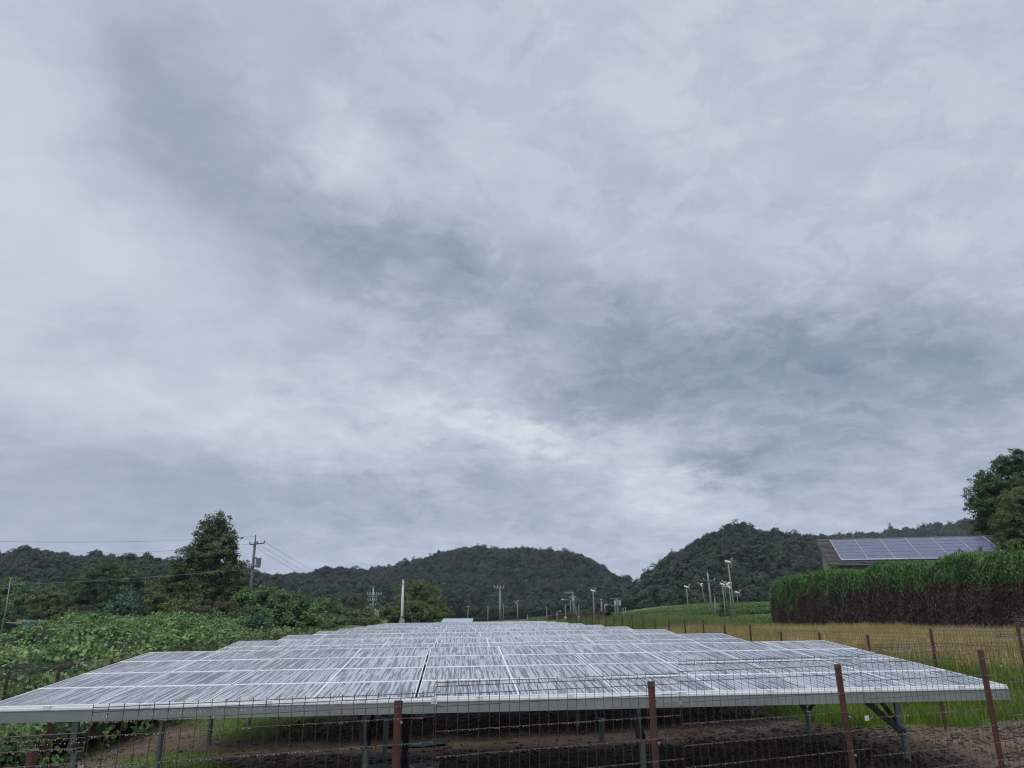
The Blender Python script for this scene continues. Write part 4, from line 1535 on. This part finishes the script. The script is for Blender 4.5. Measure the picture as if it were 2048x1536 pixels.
# ------------------------------------------------------------------ leaf-covered low rows (tea, reddish hedge)
def leafy_row(name, label, cat, pts, width, height, mat, coremat, n, leaf, group=None):
    pts = [np.array(p) for p in pts]
    seg = [np.linalg.norm(pts[i + 1][:2] - pts[i][:2]) for i in range(len(pts) - 1)]
    tot = sum(seg)

    def pos(s):
        for i, l in enumerate(seg):
            if s <= l or i == len(seg) - 1:
                t = s / l
                return pts[i] + (pts[i + 1] - pts[i]) * t, unit((pts[i + 1] - pts[i])[None, :])[0]
            s -= l
    root = empty(name, (pts[0][0], pts[0][1], gz(pts[0][0], pts[0][1])), label, cat, group)
    off = np.array(root.location)
    vs, fs = [], []
    K = 7
    NSg = 40
    for i in range(NSg + 1):
        p, d = pos(tot * i / NSg)
        nrm = np.array([-d[1], d[0], 0]); nrm /= np.linalg.norm(nrm)
        for k in range(K):
            a = math.pi * k / (K - 1)
            vs.append(tuple(p - [0, 0, height] + nrm * math.cos(a) * width / 2 * 0.9 + np.array([0, 0, -0.4 if k in (0, K - 1) else height * 0.92 * math.sin(a) ** 0.5]) - off))
    for i in range(NSg):
        for k in range(K - 1):
            a = i * K + k
            fs.append((a, a + 1, a + K + 1, a + K))
    b = MB(); b.add(vs, fs); b.build('core', coremat, root)
    P, N = [], []
    for _ in range(n):
        p, d = pos(tot * rng.random())
        nrm = np.array([-d[1], d[0], 0]); nrm /= np.linalg.norm(nrm)
        a = math.pi * rng.random()
        o_ = nrm * math.cos(a) * width / 2 + np.array([0, 0, height * math.sin(a) ** 0.5])
        q = p - np.array([0, 0, height]) + o_ * (1 + rng.normal(0, 0.04))
        P.append(q); N.append(nrm * math.cos(a) + np.array([0, 0, math.sin(a) + 0.3]) + rng.normal(0, 0.4, 3))
    P = np.array(P) - off
    link('foliage', leaf_mesh('foliage', P, unit(np.array(N)), rng.uniform(0.7, 1.3, len(P)) * leaf, mat, 0.6), root)
    return root


leafy_row('tea_row', 'bright green clipped tea row along the crest, longest and highest', 'tea hedge',
          [at(1225, 1227, 122), at(1300, 1222, 117), at(1400, 1215, 112), at(1480, 1209, 108), at(1570, 1202, 104)], 6.0, 1.1, M['tea'], M['under'], 16000, 0.28, 'tea rows on the slope')
leafy_row('tea_row', 'second tea row, just below the crest row', 'tea hedge',
          [at(1240, 1233, 108), at(1330, 1227, 104), at(1430, 1221, 99), at(1560, 1213, 94)], 2.6, 0.9, M['tea'], M['under'], 9000, 0.24, 'tea rows on the slope')
leafy_row('tea_row', 'short dark tea row beside the left end of the conifer hedge', 'tea hedge',
          [at(1485, 1232, 84), at(1560, 1228, 80)], 1.6, 0.8, M['leaf_mid'], M['under'], 2600, 0.2, 'tea rows on the slope')
leafy_row('hedge', 'low reddish brown clipped hedge beyond the right end of the tables', 'hedge',
          [at(1104, 1232, 88), at(1130, 1229, 84), at(1170, 1227, 80), at(1216, 1224, 76)], 1.2, 1.2, M['redhedge'], M['twig'], 7000, 0.16)


# ------------------------------------------------------------------ house with solar roof behind the hedge
def house():
    Y0 = 60.0
    P0 = Vector(at(1634, 1082, Y0))                  # left end of the ridge
    e1 = Vector((0.968, -0.25, 0)).normalized()
    e2 = Vector((-0.25, -0.968, 0)).normalized()      # down the slope, towards the field
    L, W, drop = 13.4, 5.0, 2.15
    zg = gz(P0.x, P0.y)
    root = empty('house', (P0.x, P0.y, zg), 'house with beige walls and a brown tiled roof carrying solar panels, behind the hedge', 'house')
    off = Vector((P0.x, P0.y, zg))
    H = P0.z - zg

    def pt(a, b, z):
        return (e1 * a + e2 * b) + Vector((0, 0, z))
    sl = Vector((e2.x * W, e2.y * W, -drop)).normalized()
    up = e1.cross(sl)
    if up.z < 0:
        up = -up
    wb = MB()
    a0, a1, b0, b1 = 0.22, L - 0.22, 0.12, W - 0.45
    zt = lambda b: H - drop * b / W - 0.14
    vs = [pt(a0, b0, 0), pt(a1, b0, 0), pt(a1, b1, 0), pt(a0, b1, 0), pt(a0, b0, zt(b0)), pt(a1, b0, zt(b0)), pt(a1, b1, zt(b1)), pt(a0, b1, zt(b1))]
    wb.add(vs, [(0, 1, 5, 4), (1, 2, 6, 5), (2, 3, 7, 6), (3, 0, 4, 7), (4, 5, 6, 7)])
    wb.build('wall', M['beige'], root)
    # roof deck and lapped tile courses
    rf = MB()
    vs = [pt(0, 0, H - 0.03), pt(L, 0, H - 0.03), pt(L, W, H - drop - 0.03), pt(0, W, H - drop - 0.03),
          pt(0, 0, H - 0.13), pt(L, 0, H - 0.13), pt(L, W, H - drop - 0.13), pt(0, W, H - drop - 0.13)]
    rf.add(vs, [(0, 3, 2, 1), (4, 5, 6, 7), (0, 4, 7, 3), (1, 2, 6, 5), (3, 7, 6, 2), (0, 1, 5, 4)])
    roof = rf.build('roof', M['tile'], root)
    tl = MB()
    ncs = 19
    slen = math.hypot(W, drop)
    for j in range(ncs):
        b = slen * j / ncs
        for (xa, xb) in ((0.0, 0.82), (11.85, L)) if j < ncs - 3 else ((0.0, L),):
            nn = max(1, int((xb - xa) / 0.3))
            for i in range(nn):
                x0 = xa + (xb - xa) * i / nn
                x1 = xa + (xb - xa) * (i + 1) / nn
                base = Vector((0, 0, H))
                lift = 0.055 + random.uniform(-0.008, 0.008)
                p00 = e1 * x0 + base + sl * (b - 0.02) + up * 0.0
                p10 = e1 * (x1 - 0.02) + base + sl * (b - 0.02) + up * 0.0
                p01 = e1 * x0 + base + sl * (b + slen / ncs + 0.03) + up * lift
                p11 = e1 * (x1 - 0.02) + base + sl * (b + slen / ncs + 0.03) + up * lift
                dn = up * 0.05
                tl.add([p00, p10, p11, p01, p01 - dn, p11 - dn, p00 - dn, p10 - dn], [(0, 3, 2, 1), (3, 4, 5, 2), (0, 6, 4, 3), (1, 2, 5, 7)])
    t_ = tl.build('roof_tiles', M['tile'], root)
    t_['kind'] = 'stuff'
    rd = MB()
    rd.tube([pt(-0.05, 0, H + 0.03), pt(L + 0.05, 0, H + 0.03)], 0.09, 8)
    rd.build('ridge_cap', M['tile'], root)
    # solar panels: 6 columns of 6
    cw = (11.75 - 0.92) / 6
    rh = (slen - 0.9) / 6
    for i in range(6):
        for j in range(6):
            f_ = MB()
            x0, x1 = 0.92 + i * cw + 0.05, 0.92 + (i + 1) * cw - 0.05
            y0, y1 = 0.25 + j * rh + 0.022, 0.25 + (j + 1) * rh - 0.022
            c_ = [e1 * x + Vector((0, 0, H)) + sl * y + up * 0.13 for (x, y) in ((x0, y0), (x1, y0), (x1, y1), (x0, y1))]
            d_ = [p - up * 0.04 for p in c_]
            f_.add(c_ + d_, [(0, 3, 2, 1), (0, 1, 5, 4), (1, 2, 6, 5), (2, 3, 7, 6), (3, 0, 4, 7)])
            f_.build('solar_panel', M['pv'], root)
    for i in range(7):
        f_ = MB()
        x = 0.92 + i * cw
        a = e1 * x + Vector((0, 0, H)) + sl * 0.22 + up * 0.125
        b = e1 * x + Vector((0, 0, H)) + sl * (0.28 + 6 * rh) + up * 0.125
        f_.bar(a, b, 0.10, 0.045, up)
        f_.build('panel_rail', M['concrete'], root)
    f_ = MB()
    f_.bar(e1 * 0.88 + Vector((0, 0, H)) + sl * (0.30 + 6 * rh) + up * 0.12, e1 * 11.8 + Vector((0, 0, H)) + sl * (0.30 + 6 * rh) + up * 0.12, 0.05, 0.05, up)
    f_.build('panel_rail', M['alu'], root)
    ft = MB()
    ft.bar(pt(-0.03, 0, H - 0.09), pt(-0.03, W, H - drop - 0.09), 0.04, 0.16)
    ft.build('bargeboard', M['dark_steel'], root)
    gt = MB()
    gt.tube([pt(0, W + 0.06, H - drop - 0.08), pt(L, W + 0.06, H - drop - 0.08)], 0.06, 6)
    gt.build('gutter', M['dark_steel'], root)
    dp = MB()
    dp.tube([pt(0.2, b1 + 0.07, H - drop - 0.1), pt(0.2, b1 + 0.07, 0)], 0.04, 6)
    dp.build('downpipe', M['dark_steel'], root)


house()

# low shed with a pale blue roof beyond the far tables
sh = at(915, 1241, 84)
sroot = empty('shed', (sh[0], sh[1], gz(sh[0], sh[1])), 'low shed with a pale blue metal roof just above the farthest solar table', 'shed')
zr = sh[2] - gz(sh[0], sh[1])
b_ = MB()
b_.add([(-1.65, -1.2, zr - 0.18), (1.65, -1.2, zr - 0.14), (1.65, 1.4, zr + 0.22), (-1.65, 1.4, zr + 0.20), (-1.65, -1.2, zr - 0.24), (1.65, -1.2, zr - 0.20), (1.65, 1.4, zr + 0.16), (-1.65, 1.4, zr + 0.14)],
       [(0, 1, 2, 3), (7, 6, 5, 4), (0, 4, 5, 1), (1, 5, 6, 2), (2, 6, 7, 3), (3, 7, 4, 0)])
b_.build('roof', M['shedroof'], sroot)
b_ = MB(); b_.box((-1.5, -1.05, -0.3), (1.5, 1.2, zr - 0.26)); b_.build('wall', M['beige'], sroot)


# ------------------------------------------------------------------ poles
def verts_between(xt, yt, xb, yb, Y):
    t = Vector(at(xt, yt, Y)); b = Vector(at(xb, yb, Y))
    zg = gz(b.x, b.y)
    if b.z > zg:               # carry the pole down to the ground along its own line
        k = (b.z - zg) / (t.z - b.z)
        b = b - (t - b) * k
    return t, b


def pole_thing(name, label, cat, spec, Y, r, mat, group=None, fan=None, arm=None, cap=False, foot=False):
    xt, yt, xb, yb = spec
    t, b = verts_between(xt, yt, xb, yb, Y)
    root = empty(name, b, label, cat, group)
    tb = MB(); tb.tube([(0, 0, -0.3), t - b], [r * 0.80, r * 0.56], 9)
    tb.build('pole', mat, root, smooth=True)
    top = t - b
    s = Y / F
    if fan:
        size, side, fm = fan
        size *= 0.8
        d = Vector((side * 0.9, -0.35, -0.25)).normalized()
        mb = MB(); mb.tube([top + Vector((0, 0, 0.02)) - d * size * 0.35, top + d * size * 0.35], [size * 0.16, size * 0.13], 8)
        mb.build('motor', fm, root)
        hub = top + d * size * 0.42
        s1 = d.cross(Vector((0, 0, 1))).normalized(); s2 = s1.cross(d)
        for k in range(2):
            a = R(35 + 180 * k)
            e = (s1 * math.cos(a) + s2 * math.sin(a))
            wv = (s1 * -math.sin(a) + s2 * math.cos(a)) * size * 0.14 + d * size * 0.06
            bl = MB()
            th = d * size * 0.02
            q = [hub - wv * 0.5, hub + wv * 0.5, hub + e * size * 0.85 + wv, hub + e * size * 0.85 - wv]
            bl.add([p - th for p in q] + [p + th for p in q], [(3, 2, 1, 0), (4, 5, 6, 7), (0, 1, 5, 4), (1, 2, 6, 5), (2, 3, 7, 6), (3, 0, 4, 7)])
            bl.build('blade', fm, root)
    if arm:
        w, dzz = arm
        ab = MB(); ab.tube([top - Vector((0, 0, dzz)), top + Vector((w, 0, -dzz + 0.1))], 0.03, 6)
        ab.build('arm', mat, root)
        lb = MB(); lb.tube([top + Vector((w, 0, -dzz + 0.1)), top + Vector((w * 1.35, 0, -dzz + 0.06))], [0.08, 0.05], 7)
        lb.build('lamp_head', M['white'], root)
    if cap:
        cb2 = MB(); cb2.tube([top, top + Vector((0, 0, 0.12))], [r * 1.1, r * 0.3], 8)
        cb2.build('cap', mat, root)
    if foot:
        fb2 = MB(); fb2.box((-r * 2.2, -r * 2.2, 0.0), (r * 2.2, r * 2.2, 0.45)); fb2.build('control_box', M['white'], root)
    return root


GRP = 'frost fans standing in the tea fields'
for (spec, Y, r, fan, lab) in (
    ((1373, 1174, 1377.8, 1232), 98, 0.09, (1.0, 1, 'blade'), 'grey frost fan pole standing alone left of the crossarm pole'),
    ((1403, 1168, 1412, 1215), 128, 0.08, (0.9, -1, 'blade'), 'thin leaning fan pole behind the tea rows, just left of the crossarm pole'),
    ((1445, 1169, 1451.6, 1241), 80, 0.085, (0.9, 1, 'blade'), 'fan pole just right of the small conical shrub'),
    ((1449, 1174, 1454.3, 1211), 126, 0.08, (1.7, 1, 'redfan'), 'fan pole behind the tea rows, half hidden by the taller fan poles'),
    ((1457.7, 1167, 1464, 1228), 92, 0.09, (1.2, -1, 'blade'), 'slim fan pole close left of the tallest fan pole'),
    ((1455.7, 1124, 1472, 1243), 76, 0.12, (1.05, 1, 'blade'), 'tallest pale frost fan pole, leaning, with a white fan on top'),
    ((1473.9, 1185, 1476, 1208), 130, 0.09, (1.3, 1, 'blade'), 'short fan pole on the crest right of the tallest fan pole'),
    ((1034.4, 1203, 1036, 1242), 92, 0.09, (0.8, -1, 'redfan'), 'pole with a reddish fan, right of the crossarm pole in the middle'),
    ((936.5, 1214, 935, 1240), 92, 0.07, (0.7, 1, 'redfan'), 'short pole with a reddish fan rising over the pale blue shed roof'),
    ((1186, 1182, 1189.7, 1246), 74, 0.095, (0.75, 1, 'blade'), 'frost fan pole standing against the red hedge, just behind the right fence'),
):
    pole_thing('frost_fan', lab, 'fan pole', spec, Y, r, M['concrete'], GRP, (fan[0], fan[1], M[fan[2]]))
for (spec, Y, r, kw, lab) in (
    ((1429.4, 1194, 1431, 1232), 97, 0.11, {'cap': True}, 'short bare pole just right of the crossarm pole on the slope'),
    ((1006.6, 1210, 1006.8, 1241), 92, 0.06, {'cap': True}, 'thin bare pole right beside the middle crossarm pole'),
    ((976, 1216, 975.5, 1242), 90, 0.075, {'cap': True}, 'short bare pole between the shed roof and the middle crossarm pole'),
    ((1055, 1231, 1055, 1242), 90, 0.06, {'cap': True}, 'very short stake-like pole right of the reddish fan pole'),
    ((1093.3, 1216, 1093.4, 1242), 88, 0.07, {'cap': True}, 'bare pole left of the reddish hedge'),
    ((1114, 1223, 1114.3, 1241), 84, 0.07, {'arm': (0.3, 0.05)}, 'short hooked pole at the left end of the reddish hedge'),
    ((1130.4, 1209, 1130.8, 1240), 82, 0.06, {'foot': True}, 'thin pole with a pale box at its foot in front of the reddish hedge'),
    ((1140.6, 1200, 1141.8, 1232), 94, 0.08, {'arm': (-0.8, 0.02)}, 'street lamp pole with its arm pointing left, behind the reddish hedge'),
    ((1152, 1215, 1152.8, 1243), 80, 0.06, {'cap': True}, 'thin pole left of a pair in front of the reddish hedge'),
    ((1157.5, 1210, 1158.2, 1241), 80, 0.065, {'foot': True}, 'thin pole with a box at its foot, right of the pair before the hedge'),
    ((1202.6, 1200, 1204, 1241), 80, 0.13, {'cap': True}, 'thick bare grey pole right of the frost fan by the right fence'),
    ((1209, 1208, 1211, 1238), 80, 0.08, {'foot': True}, 'thin pole with a small box at its foot, right of the thick bare pole'),
    ((1230, 1211, 1231, 1232), 100, 0.08, {'arm': (-1.0, 0.02)}, 'lamp pole with its arm pointing left beside the far transformer pole'),
    ((1246, 1217, 1246.5, 1232), 108, 0.09, {'cap': True}, 'left one of two short stubby poles right of the far transformer pole'),
    ((1251, 1216, 1251.4, 1231), 108, 0.09, {'cap': True}, 'right one of two short stubby poles right of the far transformer pole'),
    ((1285.3, 1219, 1285, 1229), 118, 0.07, {'arm': (0.3, 0.02)}, 'tiny pole at the left end of the tea rows'),
):
    pole_thing('field_pole', lab, 'pole', spec, Y, r, M['concrete'], 'bare poles beyond the solar field', **kw)


def insulators(root, p, n, w, up=0.22, mat=None):
    for i in range(n):
        x = -w / 2 + w * i / (n - 1)
        q = MB(); q.tube([p + Vector((x, 0, 0.03)), p + Vector((x, 0, up))], [0.05, 0.07], 7)
        q.build('insulator', mat or M['insul'], root)


def crossarm_pole(label, spec, Y, r, arms, mat, trafos=(), group='utility poles', rotz=0.0, tip=None):
    xt, yt, xb, yb = spec
    t, b = verts_between(xt, yt, xb, yb, Y)
    root = empty('utility_pole', b, label, 'utility pole', group)
    top = t - b
    tb = MB(); tb.tube([(0, 0, -0.3), top], [r * 1.2, r * 0.8], 10); tb.build('pole', mat, root, smooth=True)
    s = Y / F / CP * 1.0
    for (dy, xl, xr, n, hi) in arms:        # offsets in photo pixels from the top
        z = top.z - dy * s
        k = z / top.z
        c = Vector((top.x * k, top.y * k - r - 0.05, z))
        ab = MB(); ab.bar(c + Vector((xl * s, 0, 0)), c + Vector((xr * s, 0, (xr - xl) * s * rotz)), 0.10, 0.10)
        arm = ab.build('crossarm', M['galv'] if mat is not M['dark_pole'] else M['dark_pole'], root)
        for i in range(n):
            x = (xl + (xr - xl) * (i / (n - 1) if n > 1 else 0.5)) * s
            q = MB(); z0 = (x - xl * s) * rotz
            q.tube([c + Vector((x, 0, z0 + 0.05)), c + Vector((x, 0, z0 + hi))], [0.05, 0.065], 7)
            q.build('insulator', M['insul'] if mat is not M['dark_pole'] else M['dark_pole'], root)
    for (dx, dy, w, h) in trafos:
        z = top.z - dy * s
        k = z / top.z
        c = Vector((top.x * k + dx * s, top.y * k - 0.1, z))
        q = MB(); q.tube([c + Vector((0, 0, -h * s / 2)), c + Vector((0, 0, h * s / 2))], w * s / 2, 12); q.tube([c + Vector((0, 0, h * s / 2)), c + Vector((0, 0, h * s / 2 + 0.07))], w * s / 2 * 1.1, 12)
        tr = q.build('transformer', M['trafo'] if mat is M['dark_pole'] else M['insul'], root)
        q = MB(); q.bar(c + Vector((0, 0, -h * s * 0.3)), Vector((top.x * k, top.y * k, z - h * s * 0.3)), 0.07, 0.07); q.build('bracket', M['dark_pole'], tr)
        q = MB()
        for zz in (-0.16, 0.16):
            q.tube([c + Vector((zz, -0.05, h * s / 2 + 0.05)), c + Vector((zz, -0.05, h * s / 2 + 0.22))], 0.04, 6)
        q.build('bushing', M['insul'], tr)
    if tip:
        q = MB(); q.tube([top, top + Vector((0, 0, tip))], 0.05, 6); q.build('ground_wire_tip', mat, root)
    return root, t, b


crossarm_pole('pale utility pole with one crossarm on the slope among the fan poles', (1415, 1146, 1425, 1231), 96, 0.13, [(13, -9, 11, 2, 0.25)], M['concrete'], tip=0.2)
crossarm_pole('utility pole with a T-shaped top of insulators, above the middle of the tables', (999.8, 1175, 1001, 1243), 94, 0.13, [(1, -10, 7, 4, 0.28)], M['concrete'])
crossarm_pole('bluish utility pole with stacked crossarms behind the reddish hedge', (1145, 1184, 1149, 1228), 118, 0.17, [(2, -15, 1, 5, 0.2), (10, -6, 4, 2, 0.2), (16, -4, 3, 0, 0.1)], M['concrete'], [(0, 12, 5, 6)])
crossarm_pole('far utility pole with two pale transformers below the gap between the hills', (1234.4, 1197, 1236, 1230), 118, 0.15, [(0, -13, 2, 0, 0.1), (9, -6, 6, 2, 0.25), (12, -6, 6, 0, 0.1)], M['concrete'], [(-4, 8, 4, 7), (4, 8, 4, 7)])
crossarm_pole('distribution pole crowded with insulators and switches, left of the white pole', (746.8, 1176, 745, 1243), 100, 0.14,
              [(12, -10, 15, 7, 0.3), (15, -8, 8, 0, 0.1), (22, -9, 7, 5, 0.25), (30, -5, 5, 3, 0.2), (40, -10, 13, 4, 0.3), (52, -10, 13, 0, 0.1), (57, -9, 13, 0, 0.1)],
              M['galv'], [(-7, 45, 5, 9), (6, 45, 5, 9), (10, 45, 4, 9)], tip=0.3)
up_root, up_top, up_base = crossarm_pole('dark utility pole with a transformer and angled crossarm beside the tall tree', (510.2, 1083, 500.3, 1194), 66, 0.14,
                                         [(6, -8, 19, 3, 0.22), (31, 0, 7, 0, 0.1), (46, -7, 6, 0, 0.1)], M['dark_pole'], [(10, 40, 10, 15)], rotz=0.10, tip=0.55)

# white pole with a box foot and its stay wire
t, b = verts_between(806.4, 1160, 803.6, 1243, 64)
wroot = empty('white_pole', b, 'pale green-white pole with a pale box foot standing behind the farthest tables', 'pole')
q = MB(); q.tube([(0, 0, -0.3), t - b], [0.125, 0.085], 12); q.build('pole', M['pale_pole'], wroot, smooth=True)
q = MB(); zb = at(804, 1246, 64)[2] - b.z; q.box((-0.19, -0.19, zb), (0.19, 0.19, zb + 0.30)); q.build('box_foot', M['wood'], wroot)
q = MB(); q.tube([t - b + Vector((0, 0, -0.32)), t - b + Vector((0, 0, -0.26))], 0.13, 10); q.tube([t - b + Vector((0, 0, 0)), t - b + Vector((0, 0, 0.05))], 0.13, 10); q.build('band', M['bolt'], wroot)
q = MB(); st = Vector(at(825, 1243, 64)); st.z = gz(st.x, st.y); q.tube([t - b + Vector((0.05, 0, -0.4)), Vector(at(825, 1243, 64)) - b, st - b], 0.018, 5); q.build('stay_wire', M['concrete'], wroot)
q = MB(); q.box((-0.05, -0.16, (t - b).z * 0.42), (0.05, -0.10, (t - b).z * 0.42 + 0.16)); q.build('switch', M['cable'], wroot)


# overhead wires
def wire(name, label, pts, r, mat, group='overhead wires'):
    P = [Vector(p) for p in pts]
    root_p = P[0]
    q = MB(); q.tube([p - root_p for p in P], r, 5)
    o = q.build(name, mat, None, root_p)
    return props(o, label, 'wire', group)


def sagged(a, b, sag, n=14):
    a, b = Vector(a), Vector(b)
    return [a.lerp(b, i / n) - Vector((0, 0, sag * 4 * (i / n) * (1 - i / n))) for i in range(n + 1)]


wire('overhead_wire', 'topmost wire running left from the tip of the dark utility pole', sagged(at(509.5, 1073, 66), at(-420, 1060, 62), 0.72), 0.010, M['dark_pole'])
wire('overhead_wire', 'upper wire running left from the crossarm of the dark utility pole', sagged(at(502, 1088, 66), at(-420, 1118, 70), 0.62), 0.011, M['dark_pole'])
wire('overhead_wire', 'low pale wire running left across the dark trees', sagged(at(502, 1138, 66), at(-420, 1180, 60), 0.40), 0.012, M['galv'])
for i, (x0, y0, x1, y1, lab) in enumerate(((529, 1084, 780, 1218, 'highest'), (522, 1092, 770, 1222, 'middle'), (516, 1098, 760, 1226, 'lowest'))):
    wire('overhead_wire', lab + ' of the three thin wires descending to the right of the dark utility pole', sagged(at(x0, y0, 66), at(x1, y1, 175), 0.5), 0.012, M['dark_pole'])
mk = MB()
mp = at(484, 1076, 65.8)
mk.tube([(-0.14, 0, -0.10), (-0.05, 0, -0.03), (0.06, 0, 0.04), (0.15, 0, 0.09)], [0.02, 0.07, 0.06, 0.02], 8)
props(mk.build('wire_marker', M['cable'], None, tuple(mp), smooth=True), 'small dark marker on the topmost wire between the tall tree and the dark pole', 'marker')

# blue sheet hung on a pole rack, and a leaning bare pole, at the far left
bs = empty('blue_sheet', tuple(at(60, 1268, 46)), 'blue sheet hanging from a horizontal bamboo pole among the vines', 'sheet')
o_ = Vector(at(60, 1268, 46))
q = MB(); q.bar(Vector(at(14, 1245, 46)) - o_, Vector(at(92, 1248, 46)) - o_, 0.05, 0.05); q.build('bamboo_pole', M['wood'], bs)
vs = []
for j in range(6):
    for i in range(9):
        p = at(44 + 30 * i / 8, 1244 + 25 * j / 5, 45.9 + 0.06 * math.sin(i * 1.7) + 0.04 * math.sin(j * 2))
        vs.append(Vector(p) - o_)
nf = [(j * 9 + i, j * 9 + i + 1, (j + 1) * 9 + i + 1, (j + 1) * 9 + i) for j in range(5) for i in range(8)]
q = MB(); q.add(vs, nf); q.add([v + Vector((0, 0.03, 0)) for v in vs], [f[::-1] for f in nf]); q.build('sheet', M['tarp'], bs)
for px in (48, 78):
    q = MB(); a = Vector(at(px, 1238, 46.2)) - o_; bb = Vector(at(px, 1290, 46.2)) - o_; q.tube([bb, a], 0.035, 6); q.build('stake', M['wood'], bs)
t = Vector(at(21, 1157, 50)); b = Vector(at(0, 1278, 50))
lp = empty('leaning_pole', tuple(b), 'weathered leaning pole at the left edge left of the blue sheet', 'pole')
q = MB(); q.tube([(-0.03, 0, -0.9), (t - b) * 0.5 + Vector((0.06, 0, 0)), t - b], [0.045, 0.035, 0.02], 7); q.build('pole', M['galv'], lp, smooth=True)

# thin moist air between the camera and the hills
hz = MB(); hz.box((-1200, -60, -12), (1200, 760, 110))
hm = bpy.data.materials.new('haze')
hm.use_nodes = True
hm.node_tree.nodes.clear()
pv_ = hm.node_tree.nodes.new('ShaderNodeVolumePrincipled')
pv_.inputs['Color'].default_value = (0.72, 0.82, 0.95, 1)
pv_.inputs['Density'].default_value = 0.00022
ho_ = hm.node_tree.nodes.new('ShaderNodeOutputMaterial')
hm.node_tree.links.new(pv_.outputs[0], ho_.inputs['Volume'])
ho = hz.build('haze', hm)
props(ho, kind='stuff')

print('objects', len(bpy.data.objects), 'tris', sum(len(o.data.polygons) for o in COL.objects if o.type == 'MESH'))
